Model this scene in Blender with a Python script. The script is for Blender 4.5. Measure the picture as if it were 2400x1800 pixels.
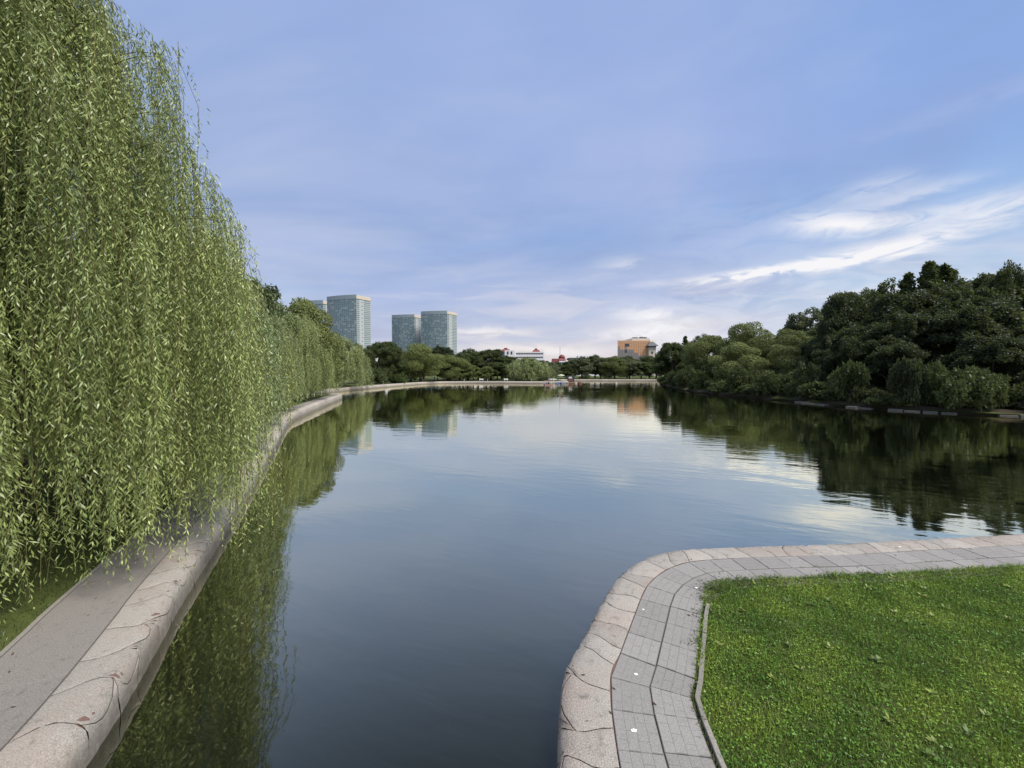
import bpy, bmesh, math, random
import numpy as np
from mathutils import Vector, Matrix
from mathutils.geometry import delaunay_2d_cdt

R = math.radians
rng = np.random.default_rng(11)
random.seed(5)
scene = bpy.context.scene
col = scene.collection
for o in list(bpy.data.objects):
    bpy.data.objects.remove(o)

# ------------------------------------------------------------------ camera
cam_data = bpy.data.cameras.new('camera')
cam = bpy.data.objects.new('camera', cam_data)
col.objects.link(cam)
cam.location = (0, 0, 4.5)
cam.rotation_euler = (R(90 - 1.884), 0, 0)
cam_data.sensor_width = 36.0
cam_data.lens = 36.0 * 0.38
cam_data.clip_start = 0.1
cam_data.clip_end = 6000
scene.camera = cam

# ------------------------------------------------------------------ sky, sun, exposure
SUN_AZ, SUN_EL = 122.0, 58.0           # degrees, azimuth clockwise from +Y
EXPOSURE = 1.25
world = bpy.data.worlds.new('World')
scene.world = world
world.use_nodes = True
wt = world.node_tree
wt.nodes.clear()


class NT:
    """tiny expression helper for node trees"""
    def __init__(self, tree):
        self.t = tree

    def node(self, kind, **props):
        n = self.t.nodes.new(kind)
        for k, v in props.items():
            setattr(n, k, v)
        return n

    def put(self, sock, v):
        if v is None:
            return
        if hasattr(v, 'is_output') or isinstance(v, bpy.types.NodeSocket):
            self.t.links.new(v, sock)
        else:
            if isinstance(v, (tuple, list)) and len(v) == 3 and sock.type == 'RGBA':
                v = (*v, 1.0)
            sock.default_value = v

    def m(self, op, a, b=None, c=None, clamp=False):
        n = self.node('ShaderNodeMath', operation=op, use_clamp=clamp)
        self.put(n.inputs[0], a)
        self.put(n.inputs[1], b)
        self.put(n.inputs[2], c)
        return n.outputs[0]

    def ramp01(self, v, lo, hi, a=0.0, b=1.0):
        n = self.node('ShaderNodeMapRange', interpolation_type='SMOOTHSTEP')
        for i, x in enumerate((v, lo, hi, a, b)):
            self.put(n.inputs[i], x)
        return n.outputs[0]

    def mix(self, f, a, b, blend='MIX'):
        n = self.node('ShaderNodeMix', data_type='RGBA', blend_type=blend)
        n.clamp_factor = True
        self.put(n.inputs[0], f)
        self.put(n.inputs[6], a)
        self.put(n.inputs[7], b)
        return n.outputs[2]

    def noise(self, vec, scale, detail=4, rough=0.55, dist=0.0, out=0):
        n = self.node('ShaderNodeTexNoise')
        self.put(n.inputs['Vector'], vec)
        n.inputs['Scale'].default_value = scale
        n.inputs['Detail'].default_value = detail
        n.inputs['Roughness'].default_value = rough
        n.inputs['Distortion'].default_value = dist
        return n.outputs[out]

    def xyz(self, x, y, z=0.0):
        n = self.node('ShaderNodeCombineXYZ')
        for i, v in enumerate((x, y, z)):
            self.put(n.inputs[i], v)
        return n.outputs[0]


W = NT(wt)
sky = W.node('ShaderNodeTexSky', sky_type='NISHITA')
sky.sun_disc = False
sky.sun_elevation = R(SUN_EL)
sky.sun_rotation = R(SUN_AZ)
sky.air_density = 1.0
sky.dust_density = 0.6
sky.ozone_density = 2.0
SKY_STRENGTH = 0.1
tc = W.node('ShaderNodeTexCoord')
sep = W.node('ShaderNodeSeparateXYZ')
wt.links.new(tc.outputs['Generated'], sep.inputs[0])
dx, dy, dz = sep.outputs
az = W.m('MULTIPLY', W.m('ARCTAN2', dx, dy), 180 / math.pi)
el = W.m('MULTIPLY', W.m('ARCSINE', dz), 180 / math.pi)
elp = W.m('MAXIMUM', el, 0.0)
# cloud deck seen in perspective
den = W.m('ADD', W.m('MAXIMUM', dz, 0.0), 0.16)
px = W.m('DIVIDE', dx, den)
py = W.m('DIVIDE', dy, den)
deck = W.xyz(W.m('ADD', W.m('MULTIPLY', px, 0.62), W.m('MULTIPLY', py, 0.35)), W.m('MULTIPLY', py, 0.95), 3.7)
n1 = W.noise(deck, 0.9, 3, 0.5, 0.4)
n2 = W.noise(deck, 1.7, 4, 0.5, 0.5)
n3 = W.noise(W.xyz(W.m('MULTIPLY', az, 0.055), W.m('MULTIPLY', el, 0.34), 1.3), 1.0, 4, 0.58, 0.7)
n4 = W.noise(W.xyz(W.m('MULTIPLY', az, 0.16), W.m('MULTIPLY', el, 0.55), 7.1), 1.0, 5, 0.6, 0.8)
K = 1.0 / (SKY_STRENGTH * 2 ** EXPOSURE)
KN = 2 ** (0.55 - EXPOSURE)            # the clear blue keeps its brightness when the exposure changes


def sc(c):
    return tuple(v * K for v in c)


clear = W.mix(0.35, W.mix(W.ramp01(el, 2, 26), sc((0.50, 0.71, 0.86)), sc((0.22, 0.41, 0.86))), W.mix(1.0, sky.outputs[0], (KN, KN, KN), 'MULTIPLY'))
cloud_a = W.mix(W.ramp01(n2, 0.32, 0.7), sc((0.280, 0.395, 0.680)), sc((0.375, 0.475, 0.775)))
cloud_a = W.mix(W.ramp01(el, 16, 42), cloud_a, W.mix(0.6, cloud_a, sc((0.36, 0.47, 0.79))))
# veil over most of the sky, open towards azimuth 30..60
open_r = W.m('MULTIPLY', W.ramp01(az, 14, 48), W.ramp01(az, 75, 120, 1.0, 0.0))
cov = W.m('ADD', W.ramp01(n1, 0.2, 0.52), W.m('MULTIPLY', open_r, -0.72))
cov = W.m('ADD', cov, W.m('MULTIPLY', n2, 0.22), clamp=True)
c = W.mix(W.m('MULTIPLY', cov, 0.94), clear, cloud_a)
# thin greyish-white veils drifting through the deck
n5 = W.noise(deck, 0.75, 5, 0.55, 0.8)
c = W.mix(W.m('MULTIPLY', W.ramp01(n5, 0.42, 0.70), 0.75), c, sc((0.50, 0.575, 0.775)))
c = W.mix(W.m('MULTIPLY', W.ramp01(n5, 0.25, 0.45, 1.0, 0.0), 0.6), c, sc((0.27, 0.35, 0.60)))
c = W.mix(W.m('MULTIPLY', W.ramp01(el, 2, 20, 1.0, 0.0), 0.30), c, sc((0.60, 0.68, 0.82)))
# pale warm band low over the horizon, broken into long streaks
hz = W.m('MULTIPLY', W.m('EXPONENT', W.m('DIVIDE', elp, -4.2)), W.ramp01(n3, 0.2, 0.62, 0.25, 1.0))
c = W.mix(hz, c, sc((0.80, 0.68, 0.66)))
streak = W.m('MULTIPLY', W.ramp01(n3, 0.52, 0.70), W.m('MULTIPLY', W.ramp01(el, 1, 3.5), W.ramp01(el, 8, 17, 1.0, 0.0)))
c = W.mix(W.m('MULTIPLY', streak, 0.5), c, sc((0.76, 0.74, 0.80)))
# cream light low on the horizon
cream = None
for a0, e0, sa, se, g in ((3, 3.3, 10, .7, .75), (-3, 5.7, 7, .6, .6), (21, 5.6, 9, 1.5, .6), (10, 1.6, 26, 1.3, .6), (-40, 2.5, 18, 1.2, .5), (70, 3, 20, 1.5, .5)):
    u = W.m('DIVIDE', W.m('SUBTRACT', W.m('MULTIPLY_ADD', W.m('SUBTRACT', n2, 0.5), 6.0, az), a0), sa)
    v = W.m('DIVIDE', W.m('SUBTRACT', W.m('MULTIPLY_ADD', W.m('SUBTRACT', n4, 0.5), 2.2, el), e0), se)
    g_ = W.m('MULTIPLY', W.m('EXPONENT', W.m('MULTIPLY', W.m('ADD', W.m('MULTIPLY', u, u), W.m('MULTIPLY', v, v)), -1.0)), g)
    cream = g_ if cream is None else W.m('ADD', cream, g_)
c = W.mix(W.m('MINIMUM', cream, 0.9), c, sc((0.86, 0.78, 0.74)))
# brighter cloud bars and puffs
azw = W.m('ADD', az, W.m('MULTIPLY', W.m('SUBTRACT', n2, 0.5), 7.0))
elw = W.m('ADD', el, W.m('MULTIPLY', W.m('SUBTRACT', n4, 0.5), 2.6))
total = None
for a0, e0, sa, se, k, g in ((31, 11.9, 8.0, .55, 0.01, .95), (42, 12.6, 7, .75, 0.07, 1.1), (55, 14.7, 9, .7, 0.09, .9),
                              (40.5, 16.2, 4.2, 1.25, -0.22, .85), (49, 15.4, 6, .8, 0.02, .5), (43, 19.0, 3.2, 1.1, 0.0, .32),
                              (14.5, 15.0, 3.0, .8, .02, .30), (20.5, 7.6, 4.5, 1.3, -.12, .75), (18, 5.6, 6, .8, .05, .7),
                              (-4, 6.0, 6, .55, -.02, .6), (4, 3.2, 9, .5, -.02, .55), (31, 17.5, 12, 4, 0, .10), (36, 8.5, 17, 4.5, 0, .34), (33, 12.2, 5, .5, .03, .5), (46, 17.6, 4, .7, .05, .35),
                              (24, 4.0, 8, 1.4, .0, .45), (50, 24, 8, .7, .03, .07), (84, 13, 12, .9, .02, .8), (-50, 9, 14, .9, .02, .5)):
    u = W.m('DIVIDE', W.m('SUBTRACT', azw, a0), sa)
    v = W.m('DIVIDE', W.m('SUBTRACT', elw, W.m('MULTIPLY_ADD', W.m('SUBTRACT', azw, a0), k, e0)), se)
    g_ = W.m('MULTIPLY', W.m('EXPONENT', W.m('MULTIPLY', W.m('ADD', W.m('MULTIPLY', u, u), W.m('MULTIPLY', v, v)), -1.0)), g)
    total = g_ if total is None else W.m('ADD', total, g_)
total = W.m('MULTIPLY', total, W.ramp01(n4, 0.32, 0.6, 0.2, 1.1), clamp=True)
c = W.mix(total, c, sc((0.93, 0.92, 0.95)))
# below the horizon: the ground covers it
world.cycles.sampling_method = 'MANUAL'
world.cycles.sample_map_resolution = 256
bg = W.node('ShaderNodeBackground')
wt.links.new(c, bg.inputs[0])
bg.inputs[1].default_value = SKY_STRENGTH
wo = W.node('ShaderNodeOutputWorld')
wt.links.new(bg.outputs[0], wo.inputs[0])

sl = bpy.data.lights.new('sun', 'SUN')
sl.energy = 2.5
sl.angle = R(24)
sl.color = (1.0, 0.93, 0.84)
sun = bpy.data.objects.new('sun', sl)
col.objects.link(sun)
sd = Vector((math.sin(R(SUN_AZ)) * math.cos(R(SUN_EL)), math.cos(R(SUN_AZ)) * math.cos(R(SUN_EL)), math.sin(R(SUN_EL))))
sun.rotation_euler = (-sd).to_track_quat('-Z', 'Y').to_euler()
sun.location = (20, -20, 40)

scene.view_settings.view_transform = 'Standard'
scene.view_settings.look = 'None'
scene.view_settings.gamma = 1.0
scene.view_settings.exposure = EXPOSURE
scene.view_settings.use_curve_mapping = False
scene.render.engine = 'CYCLES'
scene.cycles.max_bounces = 4
scene.cycles.diffuse_bounces = 2
scene.cycles.glossy_bounces = 2
scene.cycles.transmission_bounces = 2
scene.cycles.transparent_max_bounces = 4

# ------------------------------------------------------------------ helpers


def tag(o, label=None, cat=None, group=None, kind=None):
    if label:
        o['label'] = label
    if cat:
        o['category'] = cat
    if group:
        o['group'] = group
    if kind:
        o['kind'] = kind
    return o


def link(name, data, mat=None, parent=None):
    o = bpy.data.objects.new(name, data)
    col.objects.link(o)
    if mat is not None and data is not None and len(data.materials) == 0:
        data.materials.append(mat)
    if parent is not None:
        o.parent = parent
    return o


def empty(name, loc=(0, 0, 0), rz=0.0, scale=None):
    o = bpy.data.objects.new(name, None)
    o.empty_display_size = 0.3
    col.objects.link(o)
    o.location = loc
    o.rotation_euler = (0, 0, rz)
    if scale is not None:
        o.scale = scale
    return o


def quads_mesh(name, V, tone=None, mat=None):
    V = np.ascontiguousarray(V, dtype=np.float32)
    n, k = V.shape[0], V.shape[1]
    me = bpy.data.meshes.new(name)
    me.vertices.add(n * k)
    me.vertices.foreach_set('co', V.ravel())
    me.loops.add(n * k)
    me.loops.foreach_set('vertex_index', np.arange(n * k, dtype=np.int32))
    me.polygons.add(n)
    me.polygons.foreach_set('loop_start', np.arange(0, n * k, k, dtype=np.int32))
    me.update(calc_edges=True)
    if tone is not None:
        a = me.attributes.new('tone', 'FLOAT', 'FACE')
        a.data.foreach_set('value', np.ascontiguousarray(tone, dtype=np.float32))
    if mat is not None:
        me.materials.append(mat)
    return me


def pydata(name, verts, faces, mat=None, smooth=False):
    me = bpy.data.meshes.new(name)
    me.from_pydata([tuple(v) for v in verts], [], faces)
    me.update()
    if smooth:
        me.polygons.foreach_set('use_smooth', [True] * len(me.polygons))
    if mat is not None:
        me.materials.append(mat)
    return me


class MB:
    """collects boxes and tubes into one mesh"""
    def __init__(self):
        self.v, self.f = [], []

    def box(self, x0, x1, y0, y1, z0, z1):
        b = len(self.v)
        self.v += [(x0, y0, z0), (x1, y0, z0), (x1, y1, z0), (x0, y1, z0), (x0, y0, z1), (x1, y0, z1), (x1, y1, z1), (x0, y1, z1)]
        self.f += [tuple(b + i for i in q) for q in ((0, 3, 2, 1), (4, 5, 6, 7), (0, 1, 5, 4), (1, 2, 6, 5), (2, 3, 7, 6), (3, 0, 4, 7))]
        return self

    def prism(self, pts, z0, z1, top=None):
        n = len(pts)
        b = len(self.v)
        top = top or pts
        self.v += [(p[0], p[1], z0) for p in pts] + [(p[0], p[1], z1) for p in top]
        self.f += [tuple(b + i for i in reversed(range(n))), tuple(b + n + i for i in range(n))]
        self.f += [(b + i, b + (i + 1) % n, b + n + (i + 1) % n, b + n + i) for i in range(n)]
        return self

    def tube(self, pts, rad, k=6, cap=True):
        pts = [Vector(p) for p in pts]
        b = len(self.v)
        for i, p in enumerate(pts):
            t = (pts[min(i + 1, len(pts) - 1)] - pts[max(i - 1, 0)]).normalized()
            a = t.orthogonal().normalized() if i == 0 else (a - t * a.dot(t)).normalized()
            c_ = t.cross(a)
            r = rad[i] if hasattr(rad, '__len__') else rad
            for j in range(k):
                q = 2 * math.pi * j / k
                self.v.append(tuple(p + (a * math.cos(q) + c_ * math.sin(q)) * r))
        for i in range(len(pts) - 1):
            for j in range(k):
                self.f.append((b + i * k + j, b + i * k + (j + 1) % k, b + (i + 1) * k + (j + 1) % k, b + (i + 1) * k + j))
        if cap:
            self.f.append(tuple(b + j for j in reversed(range(k))))
            self.f.append(tuple(b + (len(pts) - 1) * k + j for j in range(k)))
        return self

    def lathe(self, prof, k=16, c=(0, 0, 0)):
        b = len(self.v)
        for r, z in prof:
            for j in range(k):
                q = 2 * math.pi * j / k
                self.v.append((c[0] + r * math.cos(q), c[1] + r * math.sin(q), c[2] + z))
        for i in range(len(prof) - 1):
            for j in range(k):
                self.f.append((b + i * k + j, b + i * k + (j + 1) % k, b + (i + 1) * k + (j + 1) % k, b + (i + 1) * k + j))
        self.f.append(tuple(b + j for j in reversed(range(k))))
        self.f.append(tuple(b + (len(prof) - 1) * k + j for j in range(k)))
        return self

    def mesh(self, name, mat=None, smooth=False):
        return pydata(name, self.v, self.f, mat, smooth)

    def build(self, name, mat, parent=None, smooth=False):
        return link(name, self.mesh(name, mat, smooth), None, parent)


# ------------------------------------------------------------------ materials


def new_mat(name):
    m = bpy.data.materials.new(name)
    m.use_nodes = True
    t = m.node_tree
    t.nodes.clear()
    N = NT(t)
    out = N.node('ShaderNodeOutputMaterial')
    return m, N, out


def simple(name, color, rough=0.7, spec=0.3, var=0.25, scale=6.0, metallic=0.0, bump=0.0, bscale=40.0):
    m, N, out = new_mat(name)
    p = N.node('ShaderNodeBsdfPrincipled')
    g = N.node('ShaderNodeTexCoord')
    nz = N.noise(g.outputs['Object'], scale, 5, 0.6)
    lo = tuple(v * (1 - var) for v in color)
    hi = tuple(min(1, v * (1 + var)) for v in color)
    N.put(p.inputs['Base Color'], N.mix(nz, lo, hi))
    p.inputs['Roughness'].default_value = rough
    p.inputs['Specular IOR Level'].default_value = spec
    p.inputs['Metallic'].default_value = metallic
    if bump:
        b = N.node('ShaderNodeBump')
        b.inputs['Strength'].default_value = bump
        b.inputs['Distance'].default_value = 0.01
        N.put(b.inputs['Height'], N.noise(g.outputs['Object'], bscale, 4, 0.6))
        N.put(p.inputs['Normal'], b.outputs[0])
    N.put(out.inputs[0], p.outputs[0])
    return m


def foliage(name, transl=0.35, rough=0.55, spec=0.25, var=0.35, pale=0.0, hue=(0.512, -0.02)):
    """leaf colour comes from each plant's own colour, leaf by leaf a little different"""
    m, N, out = new_mat(name)
    oi = N.node('ShaderNodeObjectInfo')
    ge = N.node('ShaderNodeNewGeometry')
    at_ = N.node('ShaderNodeAttribute', attribute_name='tone')
    r = ge.outputs['Random Per Island']
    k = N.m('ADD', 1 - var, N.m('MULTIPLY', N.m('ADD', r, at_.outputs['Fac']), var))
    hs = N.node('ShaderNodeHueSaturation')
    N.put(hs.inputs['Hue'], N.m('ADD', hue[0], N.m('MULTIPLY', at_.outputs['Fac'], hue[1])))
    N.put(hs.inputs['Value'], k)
    N.put(hs.inputs['Color'], oi.outputs['Color'])
    cc = hs.outputs[0]
    if pale:
        cc = N.mix(N.m('MULTIPLY', N.m('GREATER_THAN', r, 1 - pale), 0.6), cc, (0.34, 0.38, 0.27))
    p = N.node('ShaderNodeBsdfPrincipled')
    N.put(p.inputs['Base Color'], cc)
    p.inputs['Roughness'].default_value = rough
    p.inputs['Specular IOR Level'].default_value = spec
    tr = N.node('ShaderNodeBsdfTranslucent')
    N.put(tr.inputs[0], N.mix(0.5, cc, (0.16, 0.20, 0.03)))
    ms = N.node('ShaderNodeMixShader')
    ms.inputs[0].default_value = transl
    N.put(ms.inputs[1], p.outputs[0])
    N.put(ms.inputs[2], tr.outputs[0])
    N.put(out.inputs[0], ms.outputs[0])
    return m


M = {}
M['leaf'] = foliage('leaf', 0.3)
M['willow_leaf'] = foliage('willow_leaf', 0.2, 0.42, 0.4, 0.55, pale=0.06)
M['grass'] = foliage('grass', 0.3, 0.5, 0.3, 0.7, pale=0.02, hue=(0.52, -0.045))
M['bark'] = simple('bark', (0.075, 0.06, 0.048), 0.9, 0.1, 0.4, 3, bump=0.6, bscale=14)
M['twig'] = simple('twig', (0.16, 0.15, 0.06), 0.8, 0.1, 0.3, 3)
M['white_paint'] = simple('white_paint', (0.78, 0.77, 0.74), 0.5, 0.4, 0.06)
M['dark_metal'] = simple('dark_metal', (0.05, 0.05, 0.055), 0.4, 0.5, 0.1)
M['red_roof'] = simple('red_roof', (0.17, 0.045, 0.045), 0.6, 0.3, 0.2, 0.4)
M['white_wall'] = simple('white_wall', (0.72, 0.71, 0.72), 0.8, 0.2, 0.06, 0.1)
M['beige_wall'] = simple('beige_wall', (0.56, 0.50, 0.41), 0.85, 0.2, 0.08, 0.2)
M['grey_roof'] = simple('grey_roof', (0.10, 0.10, 0.115), 0.7, 0.3, 0.2, 0.5)
M['dark_glass'] = simple('dark_glass', (0.05, 0.06, 0.07), 0.15, 0.6, 0.2, 0.3)
M['blue'] = simple('blue', (0.16, 0.20, 0.36), 0.5, 0.4, 0.15)
M['red'] = simple('red', (0.17, 0.06, 0.06), 0.5, 0.4, 0.15)
M['pink'] = simple('pink', (0.24, 0.14, 0.14), 0.5, 0.4, 0.1)
M['wood'] = simple('wood', (0.25, 0.19, 0.13), 0.8, 0.2, 0.3)


def island_glass(name, a, b, rough=0.12, metallic=0.0, spec=0.8, c2=None, fr=0.0):
    m, N, out = new_mat(name)
    ge = N.node('ShaderNodeNewGeometry')
    r = ge.outputs['Random Per Island']
    cc = N.mix(r, a, b)
    if c2:
        cc = N.mix(N.m('GREATER_THAN', N.m('FRACT', N.m('MULTIPLY', r, 17.31)), 1 - fr), cc, c2)
    p = N.node('ShaderNodeBsdfPrincipled')
    N.put(p.inputs['Base Color'], cc)
    p.inputs['Roughness'].default_value = rough
    p.inputs['Metallic'].default_value = metallic
    p.inputs['Specular IOR Level'].default_value = spec
    N.put(out.inputs[0], p.outputs[0])
    return m


M['tower_glass'] = island_glass('tower_glass', (0.13, 0.20, 0.215), (0.19, 0.28, 0.29), 0.15, 0.0, 0.8, (0.36, 0.44, 0.44), 0.2)
M['tower_frame'] = simple('tower_frame', (0.26, 0.32, 0.345), 0.5, 0.4, 0.08, 0.05)
M['side_glass'] = island_glass('side_glass', (0.12, 0.20, 0.20), (0.20, 0.29, 0.28), 0.3, 0.0, 0.5)
M['gold_reflection_glass'] = island_glass('gold_reflection_glass', (0.60, 0.33, 0.17), (0.70, 0.42, 0.24), 0.25, 0.35, 0.5, (0.52, 0.30, 0.19), 0.25)  # sunset reflection painted into the pane colour
M['grey_reflection_glass'] = island_glass('grey_reflection_glass', (0.16, 0.155, 0.15), (0.30, 0.28, 0.26), 0.2, 0.2, 0.6, (0.10, 0.11, 0.13), 0.2)  # reflection of a grey building painted into the pane colour


def concrete_material(name, base, joint=False, speck=0.3, grime=(0.12, 0.11, 0.09), rough=0.88, pinkish=None, gamt=0.5, bump=0.35, bdist=0.02):
    m, N, out = new_mat(name)
    tcx = N.node('ShaderNodeTexCoord')
    geo = N.node('ShaderNodeNewGeometry')
    oi = N.node('ShaderNodeObjectInfo')
    P = geo.outputs['Position']
    fine = N.ramp01(N.noise(P, 62, 4, 0.75), 0.25, 0.75)
    mid = N.noise(P, 7, 7, 0.72, 0.3)
    big = N.noise(P, 1.1, 5, 0.6)
    cc = N.mix(fine, tuple(v * (1 - speck) for v in base), tuple(v * (1 + speck) for v in base))
    if pinkish:
        cc = N.mix(N.ramp01(big, 0.40, 0.62), cc, N.mix(fine, tuple(v * (1 - speck) for v in pinkish), tuple(v * (1 + speck) for v in pinkish)))
    cc = N.mix(N.m('MULTIPLY', N.ramp01(mid, 0.52, 0.75), gamt), cc, grime)
    v = N.m('ADD', 0.88, N.m('MULTIPLY', oi.outputs['Random'], 0.22))
    cc = N.mix(1.0, cc, N.xyz(v, v, v), 'MULTIPLY')
    hgt = N.m('ADD', N.m('MULTIPLY', fine, 0.4), N.m('MULTIPLY', mid, 1.0))
    if joint:
        bt = N.node('ShaderNodeTexBrick')
        N.put(bt.inputs['Vector'], tcx.outputs['UV'])
        bt.offset = 0.5
        bt.inputs['Scale'].default_value = 1.0
        bt.inputs['Brick Width'].default_value = 0.5
        bt.inputs['Row Height'].default_value = 0.25
        bt.inputs['Mortar Size'].default_value = 0.010
        bt.inputs['Mortar Smooth'].default_value = 0.6
        f = N.m('MULTIPLY', bt.outputs['Fac'], N.ramp01(big, 0.35, 0.6, 0.45, 1.0))
        cc = N.mix(N.m('MULTIPLY', f, 0.6), cc, tuple(v * 0.45 for v in base))
        hgt = N.m('SUBTRACT', hgt, N.m('MULTIPLY', f, 1.6))
    # damp, algae-stained zone by the water (real staining with the waterline)
    sx = N.node('ShaderNodeSeparateXYZ')
    N.put(sx.inputs[0], P)
    wet = N.m('MULTIPLY', N.ramp01(sx.outputs[2], 0.06, 0.44, 1.0, 0.0), N.ramp01(mid, 0.25, 0.6, 0.5, 1.0))
    cc = N.mix(N.m('MULTIPLY', wet, 0.8), cc, (0.115, 0.105, 0.085))
    p = N.node('ShaderNodeBsdfPrincipled')
    N.put(p.inputs['Base Color'], cc)
    p.inputs['Roughness'].default_value = rough
    p.inputs['Specular IOR Level'].default_value = 0.25
    b = N.node('ShaderNodeBump')
    b.inputs['Strength'].default_value = bump
    b.inputs['Distance'].default_value = bdist
    N.put(b.inputs['Height'], hgt)
    N.put(p.inputs['Normal'], b.outputs[0])
    N.put(out.inputs[0], p.outputs[0])
    return m


M['coping'] = concrete_material('coping', (0.33, 0.308, 0.272), speck=0.38, pinkish=(0.33, 0.288, 0.248), gamt=0.75, grime=(0.125, 0.12, 0.105), bump=0.9, bdist=0.02)
M['coping_core'] = simple('coping_core', (0.15, 0.095, 0.08), 0.95, 0.1, 0.3, 8)
M['slab'] = concrete_material('slab', (0.225, 0.216, 0.203), joint=True, speck=0.25, gamt=0.4)
M['slab_bed'] = simple('slab_bed', (0.11, 0.105, 0.085), 0.95, 0.1, 0.4, 12)
M['path_concrete'] = concrete_material('path_concrete', (0.185, 0.172, 0.156), speck=0.36, gamt=0.6, grime=(0.085, 0.075, 0.062))
M['kerb'] = concrete_material('kerb', (0.21, 0.197, 0.172), speck=0.3, gamt=0.5)


def ground_material():
    m, N, out = new_mat('ground')
    geo = N.node('ShaderNodeNewGeometry')
    P = geo.outputs['Position']
    a = N.noise(P, 0.35, 5, 0.6)
    b = N.noise(P, 14, 5, 0.7)
    f = N.noise(P, 0.03, 3, 0.5)
    cc = N.mix(a, (0.035, 0.055, 0.014), (0.085, 0.10, 0.03))
    cc = N.mix(N.m('MULTIPLY', N.ramp01(b, 0.45, 0.7), 0.6), cc, (0.028, 0.030, 0.012))
    cc = N.mix(N.m('MULTIPLY', N.ramp01(f, 0.45, 0.7), 0.5), cc, (0.13, 0.125, 0.045))
    p = N.node('ShaderNodeBsdfPrincipled')
    N.put(p.inputs['Base Color'], cc)
    p.inputs['Roughness'].default_value = 0.95
    p.inputs['Specular IOR Level'].default_value = 0.1
    bp = N.node('ShaderNodeBump')
    bp.inputs['Strength'].default_value = 0.8
    bp.inputs['Distance'].default_value = 0.03
    N.put(bp.inputs['Height'], b)
    N.put(p.inputs['Normal'], bp.outputs[0])
    N.put(out.inputs[0], p.outputs[0])
    return m


def water_material():
    m, N, out = new_mat('water')
    geo = N.node('ShaderNodeNewGeometry')
    P = geo.outputs['Position']
    sx = N.node('ShaderNodeSeparateXYZ')
    N.put(sx.inputs[0], P)
    # slow swell lines running across the pond, with finer ripples in patches
    rot = N.xyz(N.m('ADD', N.m('MULTIPLY', sx.outputs[0], 0.55), N.m('MULTIPLY', sx.outputs[1], 0.25)),
                N.m('ADD', N.m('MULTIPLY', sx.outputs[1], 1.25), N.m('MULTIPLY', sx.outputs[0], 0.35)), 0)
    big = N.noise(rot, 0.55, 3, 0.5, 0.4)
    mid = N.noise(rot, 1.9, 3, 0.5, 0.5)
    fine = N.noise(P, 9.0, 2, 0.5)
    patch = N.ramp01(N.noise(P, 0.05, 3, 0.5), 0.42, 0.62)
    h = N.m('ADD', N.m('MULTIPLY', big, 0.011), N.m('MULTIPLY', mid, N.m('MULTIPLY_ADD', patch, 0.005, 0.0024)))
    h = N.m('ADD', h, N.m('MULTIPLY', fine, N.m('MULTIPLY_ADD', patch, 0.0003, 0.0001)))
    bp = N.node('ShaderNodeBump')
    bp.inputs['Strength'].default_value = 1.0
    bp.inputs['Distance'].default_value = 1.0
    N.put(bp.inputs['Height'], h)
    lw_ = N.node('ShaderNodeLayerWeight')
    lw_.inputs['Blend'].default_value = 0.5
    N.put(lw_.inputs['Normal'], bp.outputs[0])
    fac = N.ramp01(lw_.outputs['Facing'], 0.17, 0.95, 0.02, 0.95)
    df = N.node('ShaderNodeBsdfDiffuse')
    df.inputs[0].default_value = (0.0045, 0.006, 0.004, 1)
    gl = N.node('ShaderNodeBsdfGlossy')
    gl.inputs['Color'].default_value = (1.0, 0.985, 0.82, 1)
    gl.inputs['Roughness'].default_value = 0.03
    N.put(gl.inputs['Normal'], bp.outputs[0])
    ms = N.node('ShaderNodeMixShader')
    N.put(ms.inputs[0], fac)
    N.put(ms.inputs[1], df.outputs[0])
    N.put(ms.inputs[2], gl.outputs[0])
    N.put(out.inputs[0], ms.outputs[0])
    return m


M['ground'] = ground_material()
M['water'] = water_material()
M['soil'] = simple('soil', (0.045, 0.038, 0.026), 0.95, 0.1, 0.4, 2, bump=0.8, bscale=6)

# ------------------------------------------------------------------ the pond's outline


def gz(x, y):
    """height of paths and lawns above the water"""
    t = min(1, max(0, (y - 15) / 35.0))
    return 0.5 + 0.3 * t * t * (3 - 2 * t)


def smooth_line(pts, step):
    """Catmull-Rom through pts, resampled at even steps"""
    P = [Vector(p) for p in pts]
    P = [2 * P[0] - P[1]] + P + [2 * P[-1] - P[-2]]
    dense = []
    for i in range(1, len(P) - 2):
        for k in range(24):
            t = k / 24
            a, b, c_, d = P[i - 1], P[i], P[i + 1], P[i + 2]
            dense.append(0.5 * (2 * b + (c_ - a) * t + (2 * a - 5 * b + 4 * c_ - d) * t * t + (3 * b - a - 3 * c_ + d) * t ** 3))
    dense.append(P[-2])
    L = [0]
    for i in range(1, len(dense)):
        L.append(L[-1] + (dense[i] - dense[i - 1]).length)
    n = int(L[-1] / step)
    xs = np.linspace(0, L[-1], n + 1)
    A = np.array([tuple(p) for p in dense])
    out = np.stack([np.interp(xs, L, A[:, 0]), np.interp(xs, L, A[:, 1])], 1)
    return out, xs


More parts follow.
